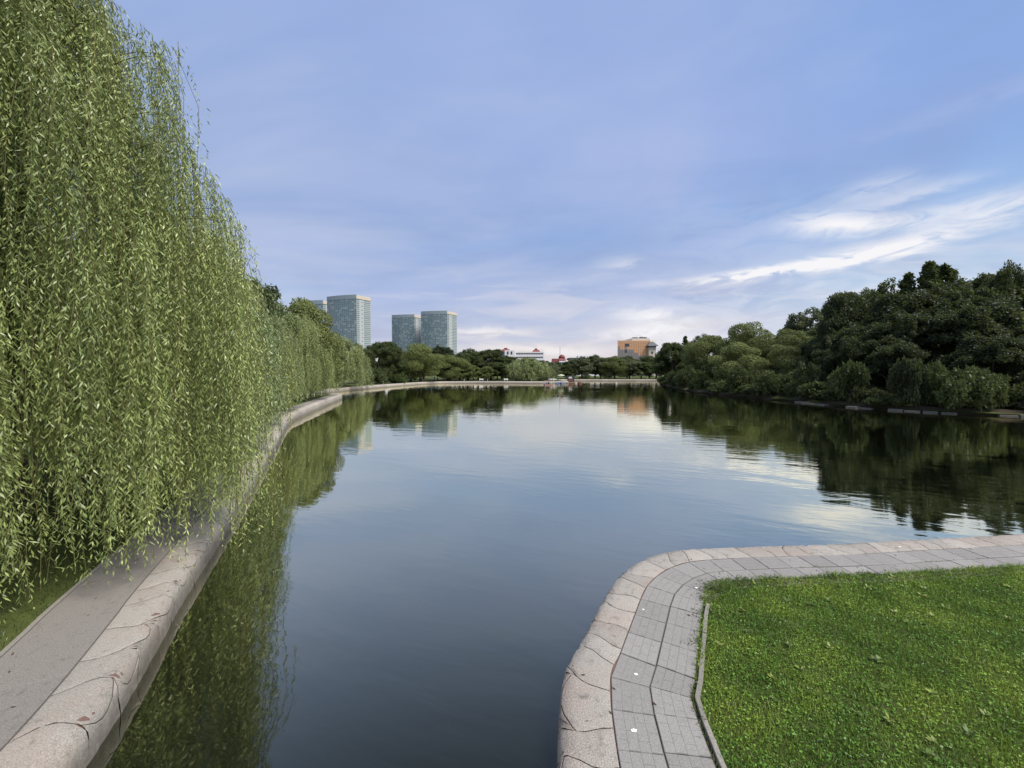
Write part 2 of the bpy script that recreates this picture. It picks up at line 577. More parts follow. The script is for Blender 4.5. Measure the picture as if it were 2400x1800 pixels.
class Line:
    """a bank line: pos(s, o) with o metres towards the water side"""
    def __init__(self, pts, side, step=0.1):
        self.p, self.s = smooth_line(pts, step)
        t = np.gradient(self.p, axis=0)
        # light smoothing of the direction so that offsets do not fold
        k = np.ones(5) / 5
        t = np.stack([np.convolve(np.pad(t[:, i], 2, 'edge'), k, 'valid') for i in (0, 1)], 1)
        t /= np.linalg.norm(t, axis=1)[:, None]
        self.n = np.stack([t[:, 1], -t[:, 0]], 1) * side     # side=+1: water to the right of travel
        self.len = self.s[-1]

    def pos(self, s, o):
        x = np.interp(s, self.s, self.p[:, 0]) + o * np.interp(s, self.s, self.n[:, 0])
        y = np.interp(s, self.s, self.p[:, 1]) + o * np.interp(s, self.s, self.n[:, 1])
        return float(x), float(y)


LEFT = [(-3.9, -6), (-4.0, -3), (-4.25, 0), (-4.75, 2.2), (-5.4, 3.98), (-5.82, 4.93), (-6.47, 6.21), (-7.09, 7.41), (-9.5, 12.5), (-13.9, 21.5),
        (-19.3, 32.3), (-21.4, 38.5), (-25.0, 51.5), (-27.1, 59.3), (-28.2, 62.8), (-30.6, 64.8), (-33.8, 66.3), (-36.4, 69), (-37.8, 74),
        (-38.4, 80), (-38.3, 88), (-36.6, 103), (-34.4, 116), (-31.3, 132), (-27.5, 139), (-22, 142.2), (-14.5, 143.6), (-2, 142.4),
        (10.8, 141.2), (17, 142), (20, 144.5), (20.8, 149), (20.6, 160), (20.4, 170), (22, 176), (26, 179), (45, 178.4), (66, 176.4), (84, 174)]
RIGHT = [(0.75, -6), (0.8, -2), (0.92, 1.5), (1.08, 3.7), (1.27, 4.9), (1.56, 5.44), (2.02, 6.28), (2.44, 7.02), (2.80, 7.45), (3.25, 7.82), (3.97, 8.11),
         (5.69, 8.28), (7.43, 8.38), (8.98, 8.56), (11.8, 8.86), (18, 9.6), (30, 11.2)]
BANK = [(96, 166), (90, 156), (72, 150), (55, 142.5), (50.5, 131), (46.3, 117), (41.8, 98), (39.2, 79), (40.2, 66), (41.7, 58.5), (42.2, 48.5), (45.9, 41.8),
        (50.5, 38.2), (60, 33.5), (80, 27), (92, 20), (70, 15.5), (45, 13.2)]
left = Line(LEFT, +1)
right = Line(RIGHT, -1)
bank_pts, _ = smooth_line(BANK, 1.0)

pond = [tuple(left.pos(s, 0.15)) for s in np.arange(0, left.len, 0.4)]
pond += [tuple(p) for p in bank_pts]
pond += [tuple(right.pos(s, 0.15)) for s in np.arange(right.len, 0, -0.4)]


def inside(poly, X, Y):
    X, Y = np.asarray(X, float), np.asarray(Y, float)
    P = np.array(poly)
    res = np.zeros(X.shape, bool)
    j = len(P) - 1
    for i in range(len(P)):
        xi, yi = P[i]
        xj, yj = P[j]
        if yi != yj:
            cnd = ((yi > Y) != (yj > Y)) & (X < (xj - xi) * (Y - yi) / (yj - yi) + xi)
            res ^= cnd
        j = i
    return res


# ground: one sheet to the horizon with the pond cut out of it
n_p = len(pond)
verts = [Vector(p) for p in pond]
edges = [(i, (i + 1) % n_p) for i in range(n_p)]
gxs = []
for gx in np.concatenate([np.arange(-120, 141, 6.0), [-2500, -1500, -900, -500, -300, -200, 200, 300, 500, 900, 1500, 2500]]):
    for gy in np.concatenate([np.arange(-30, 241, 6.0), [-400, -120, 300, 400, 600, 900, 1400, 2200, 3500]]):
        gxs.append((gx + 0.13, gy + 0.07))
G = np.array(gxs)
G = G[~inside(pond, G[:, 0], G[:, 1])]
verts += [Vector(p) for p in G]
vo, eo, fo, *_ = delaunay_2d_cdt(verts, edges, [], 0, 1e-4)
cen = np.array([[sum(vo[i].x for i in f) / 3, sum(vo[i].y for i in f) / 3] for f in fo])
keep = ~inside(pond, cen[:, 0], cen[:, 1])
bset = set(map(lambda p: (round(p[0], 3), round(p[1], 3)), [tuple(p) for p in bank_pts]))


def lawn_z(x, y):
    z = gz(x, y) - 0.035
    if (round(x, 3), round(y, 3)) in bset:
        z = 0.22
    elif x > 38 and y > 30 and y < 140:
        z = min(1.6, 0.5 + 0.03 * (x - 42)) if x > 42 else 0.5
    return z


gv = [(v.x, v.y, lawn_z(v.x, v.y)) for v in vo]
gme = pydata('ground', gv, [tuple(f) for f, k in zip(fo, keep) if k], M['ground'])
ground = tag(link('ground', gme), kind='structure')

# water sheet
wm = pydata('water', [(-70, -8, 0), (140, -8, 0), (140, 200, 0), (-70, 200, 0)], [(0, 1, 2, 3)], M['water'])
tag(link('water', wm), kind='structure')

# natural bank below the wooded shore
bv, bf = [], []
for i, p in enumerate(bank_pts):
    t = bank_pts[min(i + 1, len(bank_pts) - 1)] - bank_pts[max(i - 1, 0)]
    t = t / np.linalg.norm(t)
    nrm = np.array([-t[1], t[0]])          # land side is to the left when walking south
    w = 0.25 * math.sin(i * 1.7) + 0.2 * math.sin(i * 0.61)
    for o, z in ((0.9, 0.62), (0.55 + w * 0.3, 0.40), (0.25 + w * 0.4, 0.16), (0.0 + w * .5, -0.10), (-0.4, -0.8)):
        q = p + nrm * o
        bv.append((q[0], q[1], z + 0.05 * math.sin(i * 2.3 + o * 4)))
for i in range(len(bank_pts) - 1):
    for k in range(4):
        a = i * 5 + k
        bf.append((a, a + 1, a + 6, a + 5))
tag(link('bank', pydata('bank', bv, bf, M['soil'], True)), kind='structure')

# ------------------------------------------------------------------ embankments: coping stones over a wall core


def profile(t, rough=0.0):
    """(outward, drop) along the coping from the path side (t=0) to the water (t=1)"""
    pts = [(0.0, 0.0), (0.22, 0.002), (0.47, -0.004), (0.545, -0.022), (0.595, -0.07), (0.618, -0.15), (0.625, -0.28), (0.63, -0.60)]
    L = [0]
    for i in range(1, len(pts)):
        L.append(L[-1] + math.dist(pts[i], pts[i - 1]))
    a = t * L[-1]
    return np.interp(a, L, [p[0] for p in pts]), np.interp(a, L, [p[1] for p in pts])


def piece_mesh(line, fs0, fs1, ft0, ft1, nu, nv, rough, seed):
    """one stone between two wavy joints fs0/fs1 (s as a function of t) and two cross joints ft0/ft1 (t as a function of u)"""
    gap = 0.0055
    rr = random.Random(seed)
    ph = [rr.uniform(0, 6.3) for _ in range(6)]
    verts, faces = [], []
    us = [0, 0.035] + [0.035 + 0.93 * i / (nu - 2) for i in range(1, nu - 2)] + [0.965, 1]
    vs = [0, 0.04] + [0.04 + 0.92 * i / (nv - 2) for i in range(1, nv - 2)] + [0.96, 1]
    for j, v in enumerate(vs):
        for i, u in enumerate(us):
            t0, t1 = ft0(u), ft1(u)
            t = t0 + (t1 - t0) * v
            s0, s1 = fs0(t) + gap, fs1(t) - gap
            s = s0 + (s1 - s0) * u
            t = min(1.0, t + (gap / 0.95 if j == 0 and t0 > 0.01 else 0) - (gap / 0.95 if j == len(vs) - 1 and t1 < 0.99 else 0))
            o, d = profile(t)
            if t0 < 0.01 and j == 0:
                o += 0.006
            edge = i in (0, len(us) - 1) or (j == 0) or (j == len(vs) - 1 and t1 < 0.99)
            x, y = line.pos(s, o)
            if t > 0.72:
                d -= (t - 0.72) / 0.28 * (gz(x, y) - 0.5)
            z = gz(x, y) + d - (0.007 if edge else 0.0)
            face = min(1, max(0, (t - 0.55) / 0.3))
            bumpv = rough * (0.35 + face) * (math.sin(s * 9 + ph[0]) * math.sin(t * 11 + ph[1]) + 0.6 * math.sin(s * 23 + t * 17 + ph[2]))
            x2, y2 = line.pos(s, o + bumpv * face)
            verts.append((x2, y2, z + bumpv * (1 - face) * 0.5))
    n = len(us)
    for j in range(len(vs) - 1):
        for i in range(n - 1):
            a = j * n + i
            faces.append((a, a + 1, a + n + 1, a + n) if line is right else (a, a + n, a + n + 1, a + 1))
    return pydata('coping_stone', verts, faces, M['coping'], True)


def embankment(line, s_from, s_near, s_to, name, label, rough, mean_len):
    root = empty(name, (0, 0, 0))
    tag(root, label, 'embankment')
    # core wall
    cv, cf = [], []
    ss = np.arange(s_from, s_to, 0.5)
    for s in ss:
        for o, d in ((-0.02, -0.5), (0.0, -0.020), (0.46, -0.024), (0.525, -0.042), (0.57, -0.09), (0.594, -0.17), (0.60, -0.5), (0.59, -1.4)):
            x, y = line.pos(s, o)
            cv.append((x, y, gz(x, y) + d))
    for i in range(len(ss) - 1):
        for k in range(7):
            a = i * 8 + k
            cf.append((a, a + 1, a + 9, a + 8) if line is left else (a, a + 8, a + 9, a + 1))
    link('wall_core', pydata('wall_core', cv, cf, M['coping_core']), None, root)

    def joint(base, seed, wave):
        r_ = random.Random(seed)
        a1, a2, p1, p2, ln = r_.uniform(.05, .11) * wave, r_.uniform(.02, .05) * wave, r_.uniform(0, 6.3), r_.uniform(0, 6.3), r_.uniform(-.12, .12) * wave
        off = a1 * math.sin(p1) + a2 * math.sin(p2)
        return lambda t: base + a1 * math.sin(p1 + t * 5.0) + a2 * math.sin(p2 + t * 11.0) - off + ln * t

    s = s_from
    k = 0
    f0 = joint(s, 0, 1)
    while s < s_to - 1.0:
        near = s < s_near
        r_ = random.Random(k * 7 + 3 + len(label))
        ln = mean_len * r_.uniform(0.7, 1.35) if near else r_.uniform(1.7, 2.4)
        s1 = s + ln
        f1 = joint(s1, k + 100, 1 if near else 0.25)
        if near:
            # inner lobe and outer stone, joined along a rounded cross joint
            ta, tb, bow = r_.uniform(.34, .62), r_.uniform(.34, .62), r_.uniform(.10, .22)
            fc = lambda u, ta=ta, tb=tb, bow=bow: ta + (tb - ta) * u + bow * math.sin(math.pi * u) ** 0.8
            if r_.random() < 0.9:
                link('coping_stone', piece_mesh(line, f0, f1, lambda u: 0.0, fc, 7, 6, rough * .5, k * 2), None, root)
                link('coping_stone', piece_mesh(line, f0, f1, fc, lambda u: 1.0, 7, 7, rough, k * 2 + 1), None, root)
            else:
                link('coping_stone', piece_mesh(line, f0, f1, lambda u: 0.0, lambda u: 1.0, 7, 9, rough, k * 2), None, root)
        else:
            link('coping_stone', piece_mesh(line, f0, f1, lambda u: 0.0, lambda u: 1.0, 5, 9, rough * .6, k * 2), None, root)
        s, f0 = s1, f1
        k += 1
    return root


s_l0 = 5.5
embankment(left, s_l0, 34, left.len - 0.5, 'embankment_wall', 'pinkish stone embankment curving under the willows and along the far shore', 0.005, 0.62)
embankment(right, 5.5, 27, right.len - 0.5, 'embankment_wall', 'pinkish stone embankment rounding the corner of the grey paved path', 0.003, 0.43)

# ------------------------------------------------------------------ paths


def slab_mesh(line, s0, s1, o0, o1, mat, gap=0.004, bev=0.006, th=0.06, flip=False, lift=0.0, nseg=1):
    """a paving slab between s0..s1 along the line and o0..o1 to the land side (positive = land)"""
    def pt(s, o, z):
        x, y = line.pos(s, -o)
        return (x, y, gz(x, y) + z + lift)
    v, f, uv = [], [], []
    ss = [s0 + gap + (s1 - s0 - 2 * gap) * i / nseg for i in range(nseg + 1)]
    rows = []
    for ins, z in ((0, -th), (0, -bev), (bev, 0)):
        ring_a = [pt(s if 0 < i < nseg else (s + ins if i == 0 else s - ins), o0 + gap + ins, z) for i, s in enumerate(ss)]
        ring_b = [pt(s if 0 < i < nseg else (s + ins if i == 0 else s - ins), o1 - gap - ins, z) for i, s in enumerate(ss)]
        ring = ring_a + ring_b[::-1]
        rows.append(range(len(v), len(v) + len(ring)))
        v += ring
    n = len(rows[0])
    for a, b in ((0, 1), (1, 2)):
        for i in range(n):
            f.append((rows[a][i], rows[a][(i + 1) % n], rows[b][(i + 1) % n], rows[b][i]))
    h = nseg + 1
    for i in range(nseg):
        f.append((rows[2][i], rows[2][i + 1], rows[2][n - 2 - i], rows[2][n - 1 - i]))
    me = pydata('slab', v, f, mat)
    me.update()
    # outward faces
    bm = bmesh.new()
    bm.from_mesh(me)
    bmesh.ops.recalc_face_normals(bm, faces=bm.faces)
    if sum(fc.normal.z for fc in bm.faces) < 0:
        bmesh.ops.reverse_faces(bm, faces=bm.faces)
    lay = bm.loops.layers.uv.new('UVMap')
    for fc in bm.faces:
        for lp in fc.loops:
            i = lp.vert.index % n
            a = (i if i < h else n - 1 - i) / nseg
            lp[lay].uv = (a, 0.0 if i < h else 1.0)
    bm.to_mesh(me)
    bm.free()
    return me


def bed_mesh(line, s0, s1, o0, o1, drop, mat, step=0.4):
    v, f = [], []
    ss = np.arange(s0, s1, step)
    for s in ss:
        for o in (o0, o1):
            x, y = line.pos(s, -o)
            v.append((x, y, gz(x, y) + drop))
    for i in range(len(ss) - 1):
        f.append((2 * i, 2 * i + 1, 2 * i + 3, 2 * i + 2))
    me = pydata('bed', v, f, mat)
    return me


LAWN = [(2.12, 2.0), (2.14, 3.8), (2.24, 4.71), (2.6, 5.33), (3.27, 6.57), (3.62, 7.17), (4.22, 7.37), (5.8, 7.48), (7.66, 7.62), (10.63, 7.93), (13, 8.2), (17, 8.7), (17, 2.0)]
# right: grey slabs in two rows with a kerb towards the lawn
path_r = tag(link('path', bed_mesh(right, 4, right.len - .5, 0.0, 1.06, -0.022, M['slab_bed'])), kind='structure')
s = 5.5
k = 0
while s < right.len - 1.5:
    step = 0.5
    for row in (0, 1):
        sh = 0.0 if row == 0 else 0.03
        o_in, o_out = 0.002 + row * 0.485, 0.002 + row * 0.485 + 0.48
        if row == 1 and s > 11.5:
            grown = [o_ for o_ in np.arange(.5, .98, .02) if inside(LAWN, *right.pos(s + .25, -o_))]
            o_out = min(o_out, (grown[0] if grown else 9) + .03)
            if o_out - o_in < .1:
                continue
        me = slab_mesh(right, s + sh, s + step + sh, o_in, o_out, M['slab'], lift=random.uniform(-.004, .003))
        link('paving_slab', me, None, path_r)
    if k % 2 == 0:
        gapd = 0.006
        if s < 13.4:
            me = slab_mesh(right, s, s + 2 * step, 0.995, 1.065, M['kerb'], gap=gapd, lift=0.035 + random.uniform(-.008, .006), th=0.12, nseg=2)
            link('kerb_stone', me, None, path_r)
    s += step
    k += 1

# left and far: smooth concrete path in long bays, low concrete edging
path_l = tag(link('path', bed_mesh(left, 4, left.len - 1, 0.0, 1.10, -0.022, M['slab_bed'])), kind='structure')
s, k = 5.5, 0
while s < left.len - 8:
    step = 2.9 if s < 40 else 6.0
    link('paving_slab', slab_mesh(left, s, s + step, 0.012, 1.02, M['path_concrete'], nseg=6, lift=random.uniform(-.003, .003)), None, path_l)
    if s < 40:
        link('kerb_stone', slab_mesh(left, s, s + step, 1.02, 1.10, M['kerb'], nseg=6, lift=random.uniform(0, .012), th=.1), None, path_l)
    s += step
    k += 1

# ------------------------------------------------------------------ vegetation builders
TINT = {
    'dark': (0.055, 0.074, 0.026), 'deep': (0.032, 0.045, 0.020), 'olive': (0.138, 0.165, 0.056), 'grey': (0.110, 0.130, 0.068),
    'willow': (0.275, 0.335, 0.108), 'farwillow': (0.21, 0.25, 0.095), 'bright': (0.052, 0.078, 0.024), 'brown': (0.16, 0.11, 0.055),
    'shrub': (0.075, 0.094, 0.034), 'ash': (0.06, 0.07, 0.045),
}


def unit(a):
    return a / np.maximum(np.linalg.norm(a, axis=-1, keepdims=True), 1e-9)


def leaf_quads(P, D, Nn, L, Wd):
    """rhombic leaves: base P, direction D, face normal hint Nn"""
    S = unit(np.cross(D, Nn))
    L = np.asarray(L)[:, None]
    Wd = np.asarray(Wd)[:, None]
    return np.stack([P, P + D * L * 0.45 + S * Wd * 0.5, P + D * L, P + D * L * 0.45 - S * Wd * 0.5], 1)


def crown_mesh(name, kind, seed, n_leaf, leaf, H=12.0, Rr=5.0):
    """broadleaf crown of overlapping leaf clumps; crown base about 12 percent of the height"""
    g = np.random.default_rng(seed)
    lobes = []
    if kind == 'round':
        n = 46
    elif kind == 'pointed':
        n = 110
    elif kind == 'clumpy':
        n = 34
    else:
        n = 22
    for i in range(n):
        zz = g.uniform(0.05, 1.0) ** 0.85 if kind != 'pointed' else (i + g.random()) / n
        env = (1 - abs(zz - 0.45) ** 2.4 * 2.6) if zz > 0.45 else (0.78 + 0.22 * zz / 0.45)
        if zz > 0.45:
            env = math.sqrt(max(0.02, 1 - ((zz - 0.45) / 0.58) ** 2))
        if kind == 'pointed':
            env = (1 - zz) ** 0.8 * .95 + .04
        a = g.uniform(0, 2 * math.pi)
        rr = Rr * env * g.uniform(0.45, 0.92)
        lr = Rr * (g.uniform(0.17, 0.34) if kind == 'round' else g.uniform(.10, .17) * (.45 + .9 * env) if kind == 'pointed' else g.uniform(0.24, 0.40) if kind == 'clumpy' else g.uniform(.22, .4))
        lobes.append((rr * math.cos(a), rr * math.sin(a), H * 0.1 + zz * (H * 0.9 - lr) - (.25 * rr if kind == 'pointed' else 0), lr))
    lobes.append((0, 0, H - Rr * 0.25, Rr * 0.25) if kind != 'pointed' else (0, 0, H - .3, .22))
    Lb = np.array(lobes)
    if kind in ('round', 'pointed', 'shrub'):            # ragged smaller clumps on every clump
        subs = []
        for l_ in lobes:
            for q_ in range(9):
                dd = g.normal(size=3)
                dd /= np.linalg.norm(dd)
                if dd[2] < -0.55:
                    dd[2] *= -1
                sr = l_[3] * g.uniform(.24, .52)
                k2 = l_[3] * g.uniform(.72, 1.12)
                subs.append((l_[0] + dd[0] * k2, l_[1] + dd[1] * k2, l_[2] + dd[2] * k2 * .85, sr))
        Lb = np.array(subs)
    w = Lb[:, 3] ** 2
    pick = g.choice(len(Lb), n_leaf, p=w / w.sum())
    d = unit(g.normal(size=(n_leaf, 3)))
    shell = g.uniform(0.0, 1.0, n_leaf)
    rad = np.where(shell < 0.82, g.uniform(0.82, 1.06, n_leaf), g.uniform(0.3, 0.8, n_leaf))
    if kind == 'clumpy':
        rad = np.where(shell < 0.85, g.uniform(0.90, 1.03, n_leaf), rad)
    if kind == 'round':
        rad = rad * (1 + 0.22 * g.standard_normal(n_leaf).clip(-1, 1.6) * 0.6)
    sq = np.array([1, 1, 0.8]) if kind != 'shrub' else np.array([1, 1, .75])
    P = Lb[pick, :3] + d * (Lb[pick, 3] * rad)[:, None] * sq
    # thin out leaves buried inside other clumps
    keep_ = np.ones(n_leaf, bool)
    for j in range(len(Lb) if kind == 'clumpy' else 0):
        dd = (P - Lb[j, :3]) / sq
        deep = (np.linalg.norm(dd, axis=1) < Lb[j, 3] * 0.68) & (pick != j)
        keep_ &= ~(deep & (g.random(n_leaf) < 0.8))
    keep_ &= P[:, 2] > 0.05
    P, d, pick = P[keep_], d[keep_], pick[keep_]
    m = len(P)
    D = unit(d * 0.35 + g.normal(size=(m, 3)) * 0.8 + np.array([0, 0, -0.15]))
    Nn = unit(d + np.array([0, 0, 0.45]) + g.normal(size=(m, 3)) * 0.55)
    L = leaf * g.uniform(0.65, 1.35, m)
    tone = 0.35 + 0.5 * g.random(len(Lb))[pick] + 0.15 * g.random(m)
    return quads_mesh(name, leaf_quads(P, D, Nn, L, L * 0.62), tone, M['leaf'])


def trunk_mesh(name, seed, H, Rr, r0=0.3, limbs=7, spread=0.6):
    g = random.Random(seed)
    mb = MB()
    top = H * 0.72
    pts, rad = [], []
    for i in range(7):
        t = i / 6
        pts.append((g.uniform(-.12, .12) * t * 2, g.uniform(-.12, .12) * t * 2, -0.15 + t * top))
        rad.append(r0 * (1.25 if i == 0 else (1 - 0.8 * t)))
    mb.tube(pts, rad, 8)
    for k_ in range(limbs):
        t = g.uniform(0.22, 0.85)
        i = int(t * 6)
        b = Vector(pts[i])
        a = 2 * math.pi * k_ / limbs + g.uniform(-.4, .4)
        ln = Rr * spread * g.uniform(0.7, 1.15)
        q, rr = [b], [rad[i] * 0.6]
        for m_ in range(1, 5):
            u = m_ / 4
            q.append(b + Vector((math.cos(a) * ln * u, math.sin(a) * ln * u, ln * (0.75 * u) + g.uniform(-.1, .1))))
            rr.append(rad[i] * 0.6 * (1 - 0.8 * u))
        mb.tube(q, rr, 6)
    return mb.mesh(name, M['bark'], True)


def spruce_mesh(name, seed, n_leaf, H=12.0, Rr=2.2):
    g = np.random.default_rng(seed)
    t = g.random(n_leaf) ** 1.3 * 0.995
    z = H * (0.06 + 0.94 * t)
    tier = np.floor(t * 30) / 30
    nb = 11
    bi = g.integers(0, nb, n_leaf)
    jit = np.sin(tier * 91.7 + bi * 12.9) * 43758.5
    jit = jit - np.floor(jit)
    a = 2 * math.pi * (bi + jit * 0.9 + tier * 7.3) / nb + g.normal(0, 0.07, n_leaf)
    rmax = Rr * (1 - tier) ** 1.05 * (0.55 + 0.65 * jit) + 0.03
    u = g.random(n_leaf) ** 0.7
    r = rmax * u
    P = np.stack([r * np.cos(a), r * np.sin(a), H * (0.06 + 0.94 * tier) - r * 0.32 + 0.25 * (u > .8) * u + g.normal(0, 0.10, n_leaf)], 1)
    d = np.stack([np.cos(a), np.sin(a), np.full(n_leaf, -0.35)], 1)
    D = unit(d + g.normal(size=(n_leaf, 3)) * 0.45)
    Nn = unit(np.array([0, 0, 1.0]) + g.normal(size=(n_leaf, 3)) * 0.5)
    L = g.uniform(0.22, 0.5, n_leaf) * (0.6 + 0.5 * (1 - t))
    return quads_mesh(name, leaf_quads(P, D, Nn, L, L * 0.3), 0.4 + 0.6 * g.random(n_leaf), M['leaf'])


def willow_meshes(name, seed, env, n_spray, per_spray, leaf_len, leaf_w, spacing, z_end, face=None, z_top_bias=0.8, inner=6000, stems=True, gap=None, core=.36, spread=.55, clusters=18, tier=.8, lmin=1.4, lmax=5.0, zlow=3.4, extra=(), slots=()):
    """a weeping crown. env: list of (z, radius). face: azimuth towards which sprays are denser"""
    g = np.random.default_rng(seed)
    ez = np.array([e[0] for e in env])
    er = np.array([e[1] for e in env])
    o = np.argsort(ez)
    ez, er = ez[o], er[o]
    zt = ez[-1]
    Q, T, S = [], [], []
    cl = list(extra)
    while len(cl) < clusters:
        a = g.uniform(-math.pi, math.pi)
        if face is not None and g.random() > 0.4 + 0.6 * (0.5 + 0.5 * math.cos(a - face)):
            continue
        zc = zt - (zt - zlow) * g.random() ** z_top_bias
        if gap is not None and gap(a, zc):
            continue
        cl.append((a, zc, .5 + .52 * g.random() ** .6, g.uniform(0.0, 0.85)))
    for k_ in range(n_spray):
        ca, cz, cf, ct = cl[k_ % clusters]
        rc = np.interp(cz, ez, er) * cf
        dt, dr = g.normal(0, tier), g.normal(0, tier * .55)
        rk = max(.25, rc + dr)
        a = ca + dt / max(rk, .8)
        z0 = min(zt, cz - 0.42 * (dt * dt + dr * dr) / tier + g.normal(0, .18))
        if gap is not None and gap(a, z0):
            continue
        out = np.array([math.cos(a), math.sin(a)])
        base = np.array([out[0] * rk, out[1] * rk, z0])
        tone0 = np.clip(ct + g.normal(0, .16), 0, .9)
        blen = g.uniform(0.3, 0.8)
        if stems:                                        # the arching bough of this spray
            q = []
            for i in range(7):
                u = i / 6
                rad_ = rk * (0.35 + 0.65 * u) + blen * 0.25 * u
                q.append((out[0] * rad_, out[1] * rad_, z0 - 0.9 * (1 - u) ** 2 + 0.35 * math.sin(u * 2.4) - 0.25))
            S.append((q, [0.02 * (1 - 0.75 * i / 6) for i in range(7)]))
        for j in range(per_spray):
            aa = a + g.normal(0, spread) / max(1.0, rk)
            st = base + np.array([math.cos(aa) * blen, math.sin(aa) * blen, 0]) * g.uniform(-0.7, 0.55) + np.array([0, 0, g.normal(0, .28)])
            st[:2] += g.normal(0, .11, 2)
            if any(abs(aa - q_[0]) < q_[1] and z0 < q_[2] for q_ in slots):
                continue
            zmin = z_end(aa, g, z0)
            Ln = min(st[2] - zmin, g.uniform(lmin, lmax))
            if Ln < 0.5:
                continue
            n = int(Ln / spacing)
            s_ = np.linspace(0.02, Ln, n) + g.normal(0, spacing * 0.4, n)
            arch = g.uniform(0.08, 0.34)
            od = np.array([math.cos(aa + g.normal(0, .5)), math.sin(aa + g.normal(0, .5))])
            sw = g.uniform(0, 6.3)
            hx = arch * (1 - np.exp(-s_ / 0.55))
            X = st[0] + od[0] * hx + 0.05 * np.sin(s_ * 1.7 + sw) + g.normal(0, .03) * s_
            Y = st[1] + od[1] * hx + 0.05 * np.cos(s_ * 1.4 + sw) + g.normal(0, .03) * s_
            Z = st[2] + arch * 0.9 * (1 - np.exp(-s_ / 0.3)) - s_
            P = np.stack([X, Y, Z], 1)
            # short side twigs widen the strand in places
            side = (np.sin(s_ * 6.0 + sw) > 0.45) * g.uniform(0.0, 0.16, n)
            phi = np.arange(n) * 2.4 + g.normal(0, .5, n)
            P[:, 0] += np.cos(phi) * side
            P[:, 1] += np.sin(phi) * side
            P[:, 2] -= side * 0.5
            tilt = g.normal(0.62, 0.2, n)
            D = np.stack([np.cos(phi) * np.sin(tilt), np.sin(phi) * np.sin(tilt), -np.cos(tilt)], 1)
            Nn = unit(g.normal(size=(n, 3)) + np.array([0, 0, .6]))
            Lf = leaf_len * g.uniform(0.6, 1.2, n) * np.clip((Ln - s_) / 0.3 + 0.45, 0.45, 1)
            Q.append(leaf_quads(P, D, Nn, Lf, leaf_w * (0.7 + 0.5 * g.random(n))))
            T.append(np.clip(tone0 + g.normal(0, .1) + 0.12 * g.random(n), 0, 1))
            if stems and j % 2 == 0:
                S.append(([(X[i], Y[i], Z[i]) for i in range(0, n, max(1, n // 5))], 0.006))
    if inner:                                            # foliage inside the crown, its shade put in as lower tones
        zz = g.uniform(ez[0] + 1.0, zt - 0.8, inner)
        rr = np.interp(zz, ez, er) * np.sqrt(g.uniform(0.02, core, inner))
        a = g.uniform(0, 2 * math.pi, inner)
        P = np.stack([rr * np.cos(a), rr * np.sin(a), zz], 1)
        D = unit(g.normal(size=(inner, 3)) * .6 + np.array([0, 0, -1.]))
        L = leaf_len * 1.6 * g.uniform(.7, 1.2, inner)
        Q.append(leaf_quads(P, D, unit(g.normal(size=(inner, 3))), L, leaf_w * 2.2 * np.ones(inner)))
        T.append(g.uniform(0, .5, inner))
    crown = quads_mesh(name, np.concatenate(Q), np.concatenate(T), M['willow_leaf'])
    sm = None
    if stems:
        mb = MB()
        for q, r in S:
            if len(q) > 1:
                mb.tube(q, r, 3, cap=False)
        sm = mb.mesh('branches', M['twig'], True)
    return crown, sm


def willow_trunk(seed, H, Rr, r0=0.35):
    g = random.Random(seed)
    mb = MB()
    mb.tube([(0, 0, -.2), (0.05, 0, .4), (.1, .05, 1.4), (.0, .1, 2.6), (.05, .0, H * .4)], [r0 * 1.4, r0 * 1.05, r0 * .95, r0 * .85, r0 * .6], 10)
    for k_ in range(11):
        a = 2 * math.pi * k_ / 11 + g.uniform(-.3, .3)
        z0 = g.uniform(1.8, H * .4)
        hh = H * g.uniform(.5, .93)
        rr = Rr * g.uniform(.25, .52) * (1.15 - .55 * hh / H)
        q, r = [], []
        for i in range(8):
            u = i / 7
            q.append((math.cos(a) * rr * u ** 1.3, math.sin(a) * rr * u ** 1.3, z0 + (hh - z0) * math.sin(u * math.pi / 2) + g.uniform(-.06, .06)))
            r.append(r0 * .45 * (1 - .85 * u) + .01)
        mb.tube(q, r, 7)
    return mb.mesh('trunk', M['bark'], True)


# ------------------------------------------------------------------ the near weeping willows
def put_tree(name, loc, rz, sc_, parts, tint, label, cat, group=None):
    t = empty(name, loc, rz, sc_)
    tag(t, label, cat, group)
    for pn, me in parts:
        if me is None:
            continue
        o = link(pn, me, None, t)
        o.color = (*tint, 1)
    return t


W1 = (-11.0, 8.6)


def gap1(a, z):
    # hollows in the curtain where the dark inner branches show
    return (-0.65 < a < -0.57 and z < 6.0) or (-0.86 < a < -0.60 and 5.6 < z < 11.0)


def end1(a, g, z0):
    if -0.86 < a < -0.60 and z0 > 8.0:
        return g.uniform(7.4, 9.0)
    return g.uniform(-0.15, 0.9) if g.random() < .85 else g.uniform(0.9, 3.0)


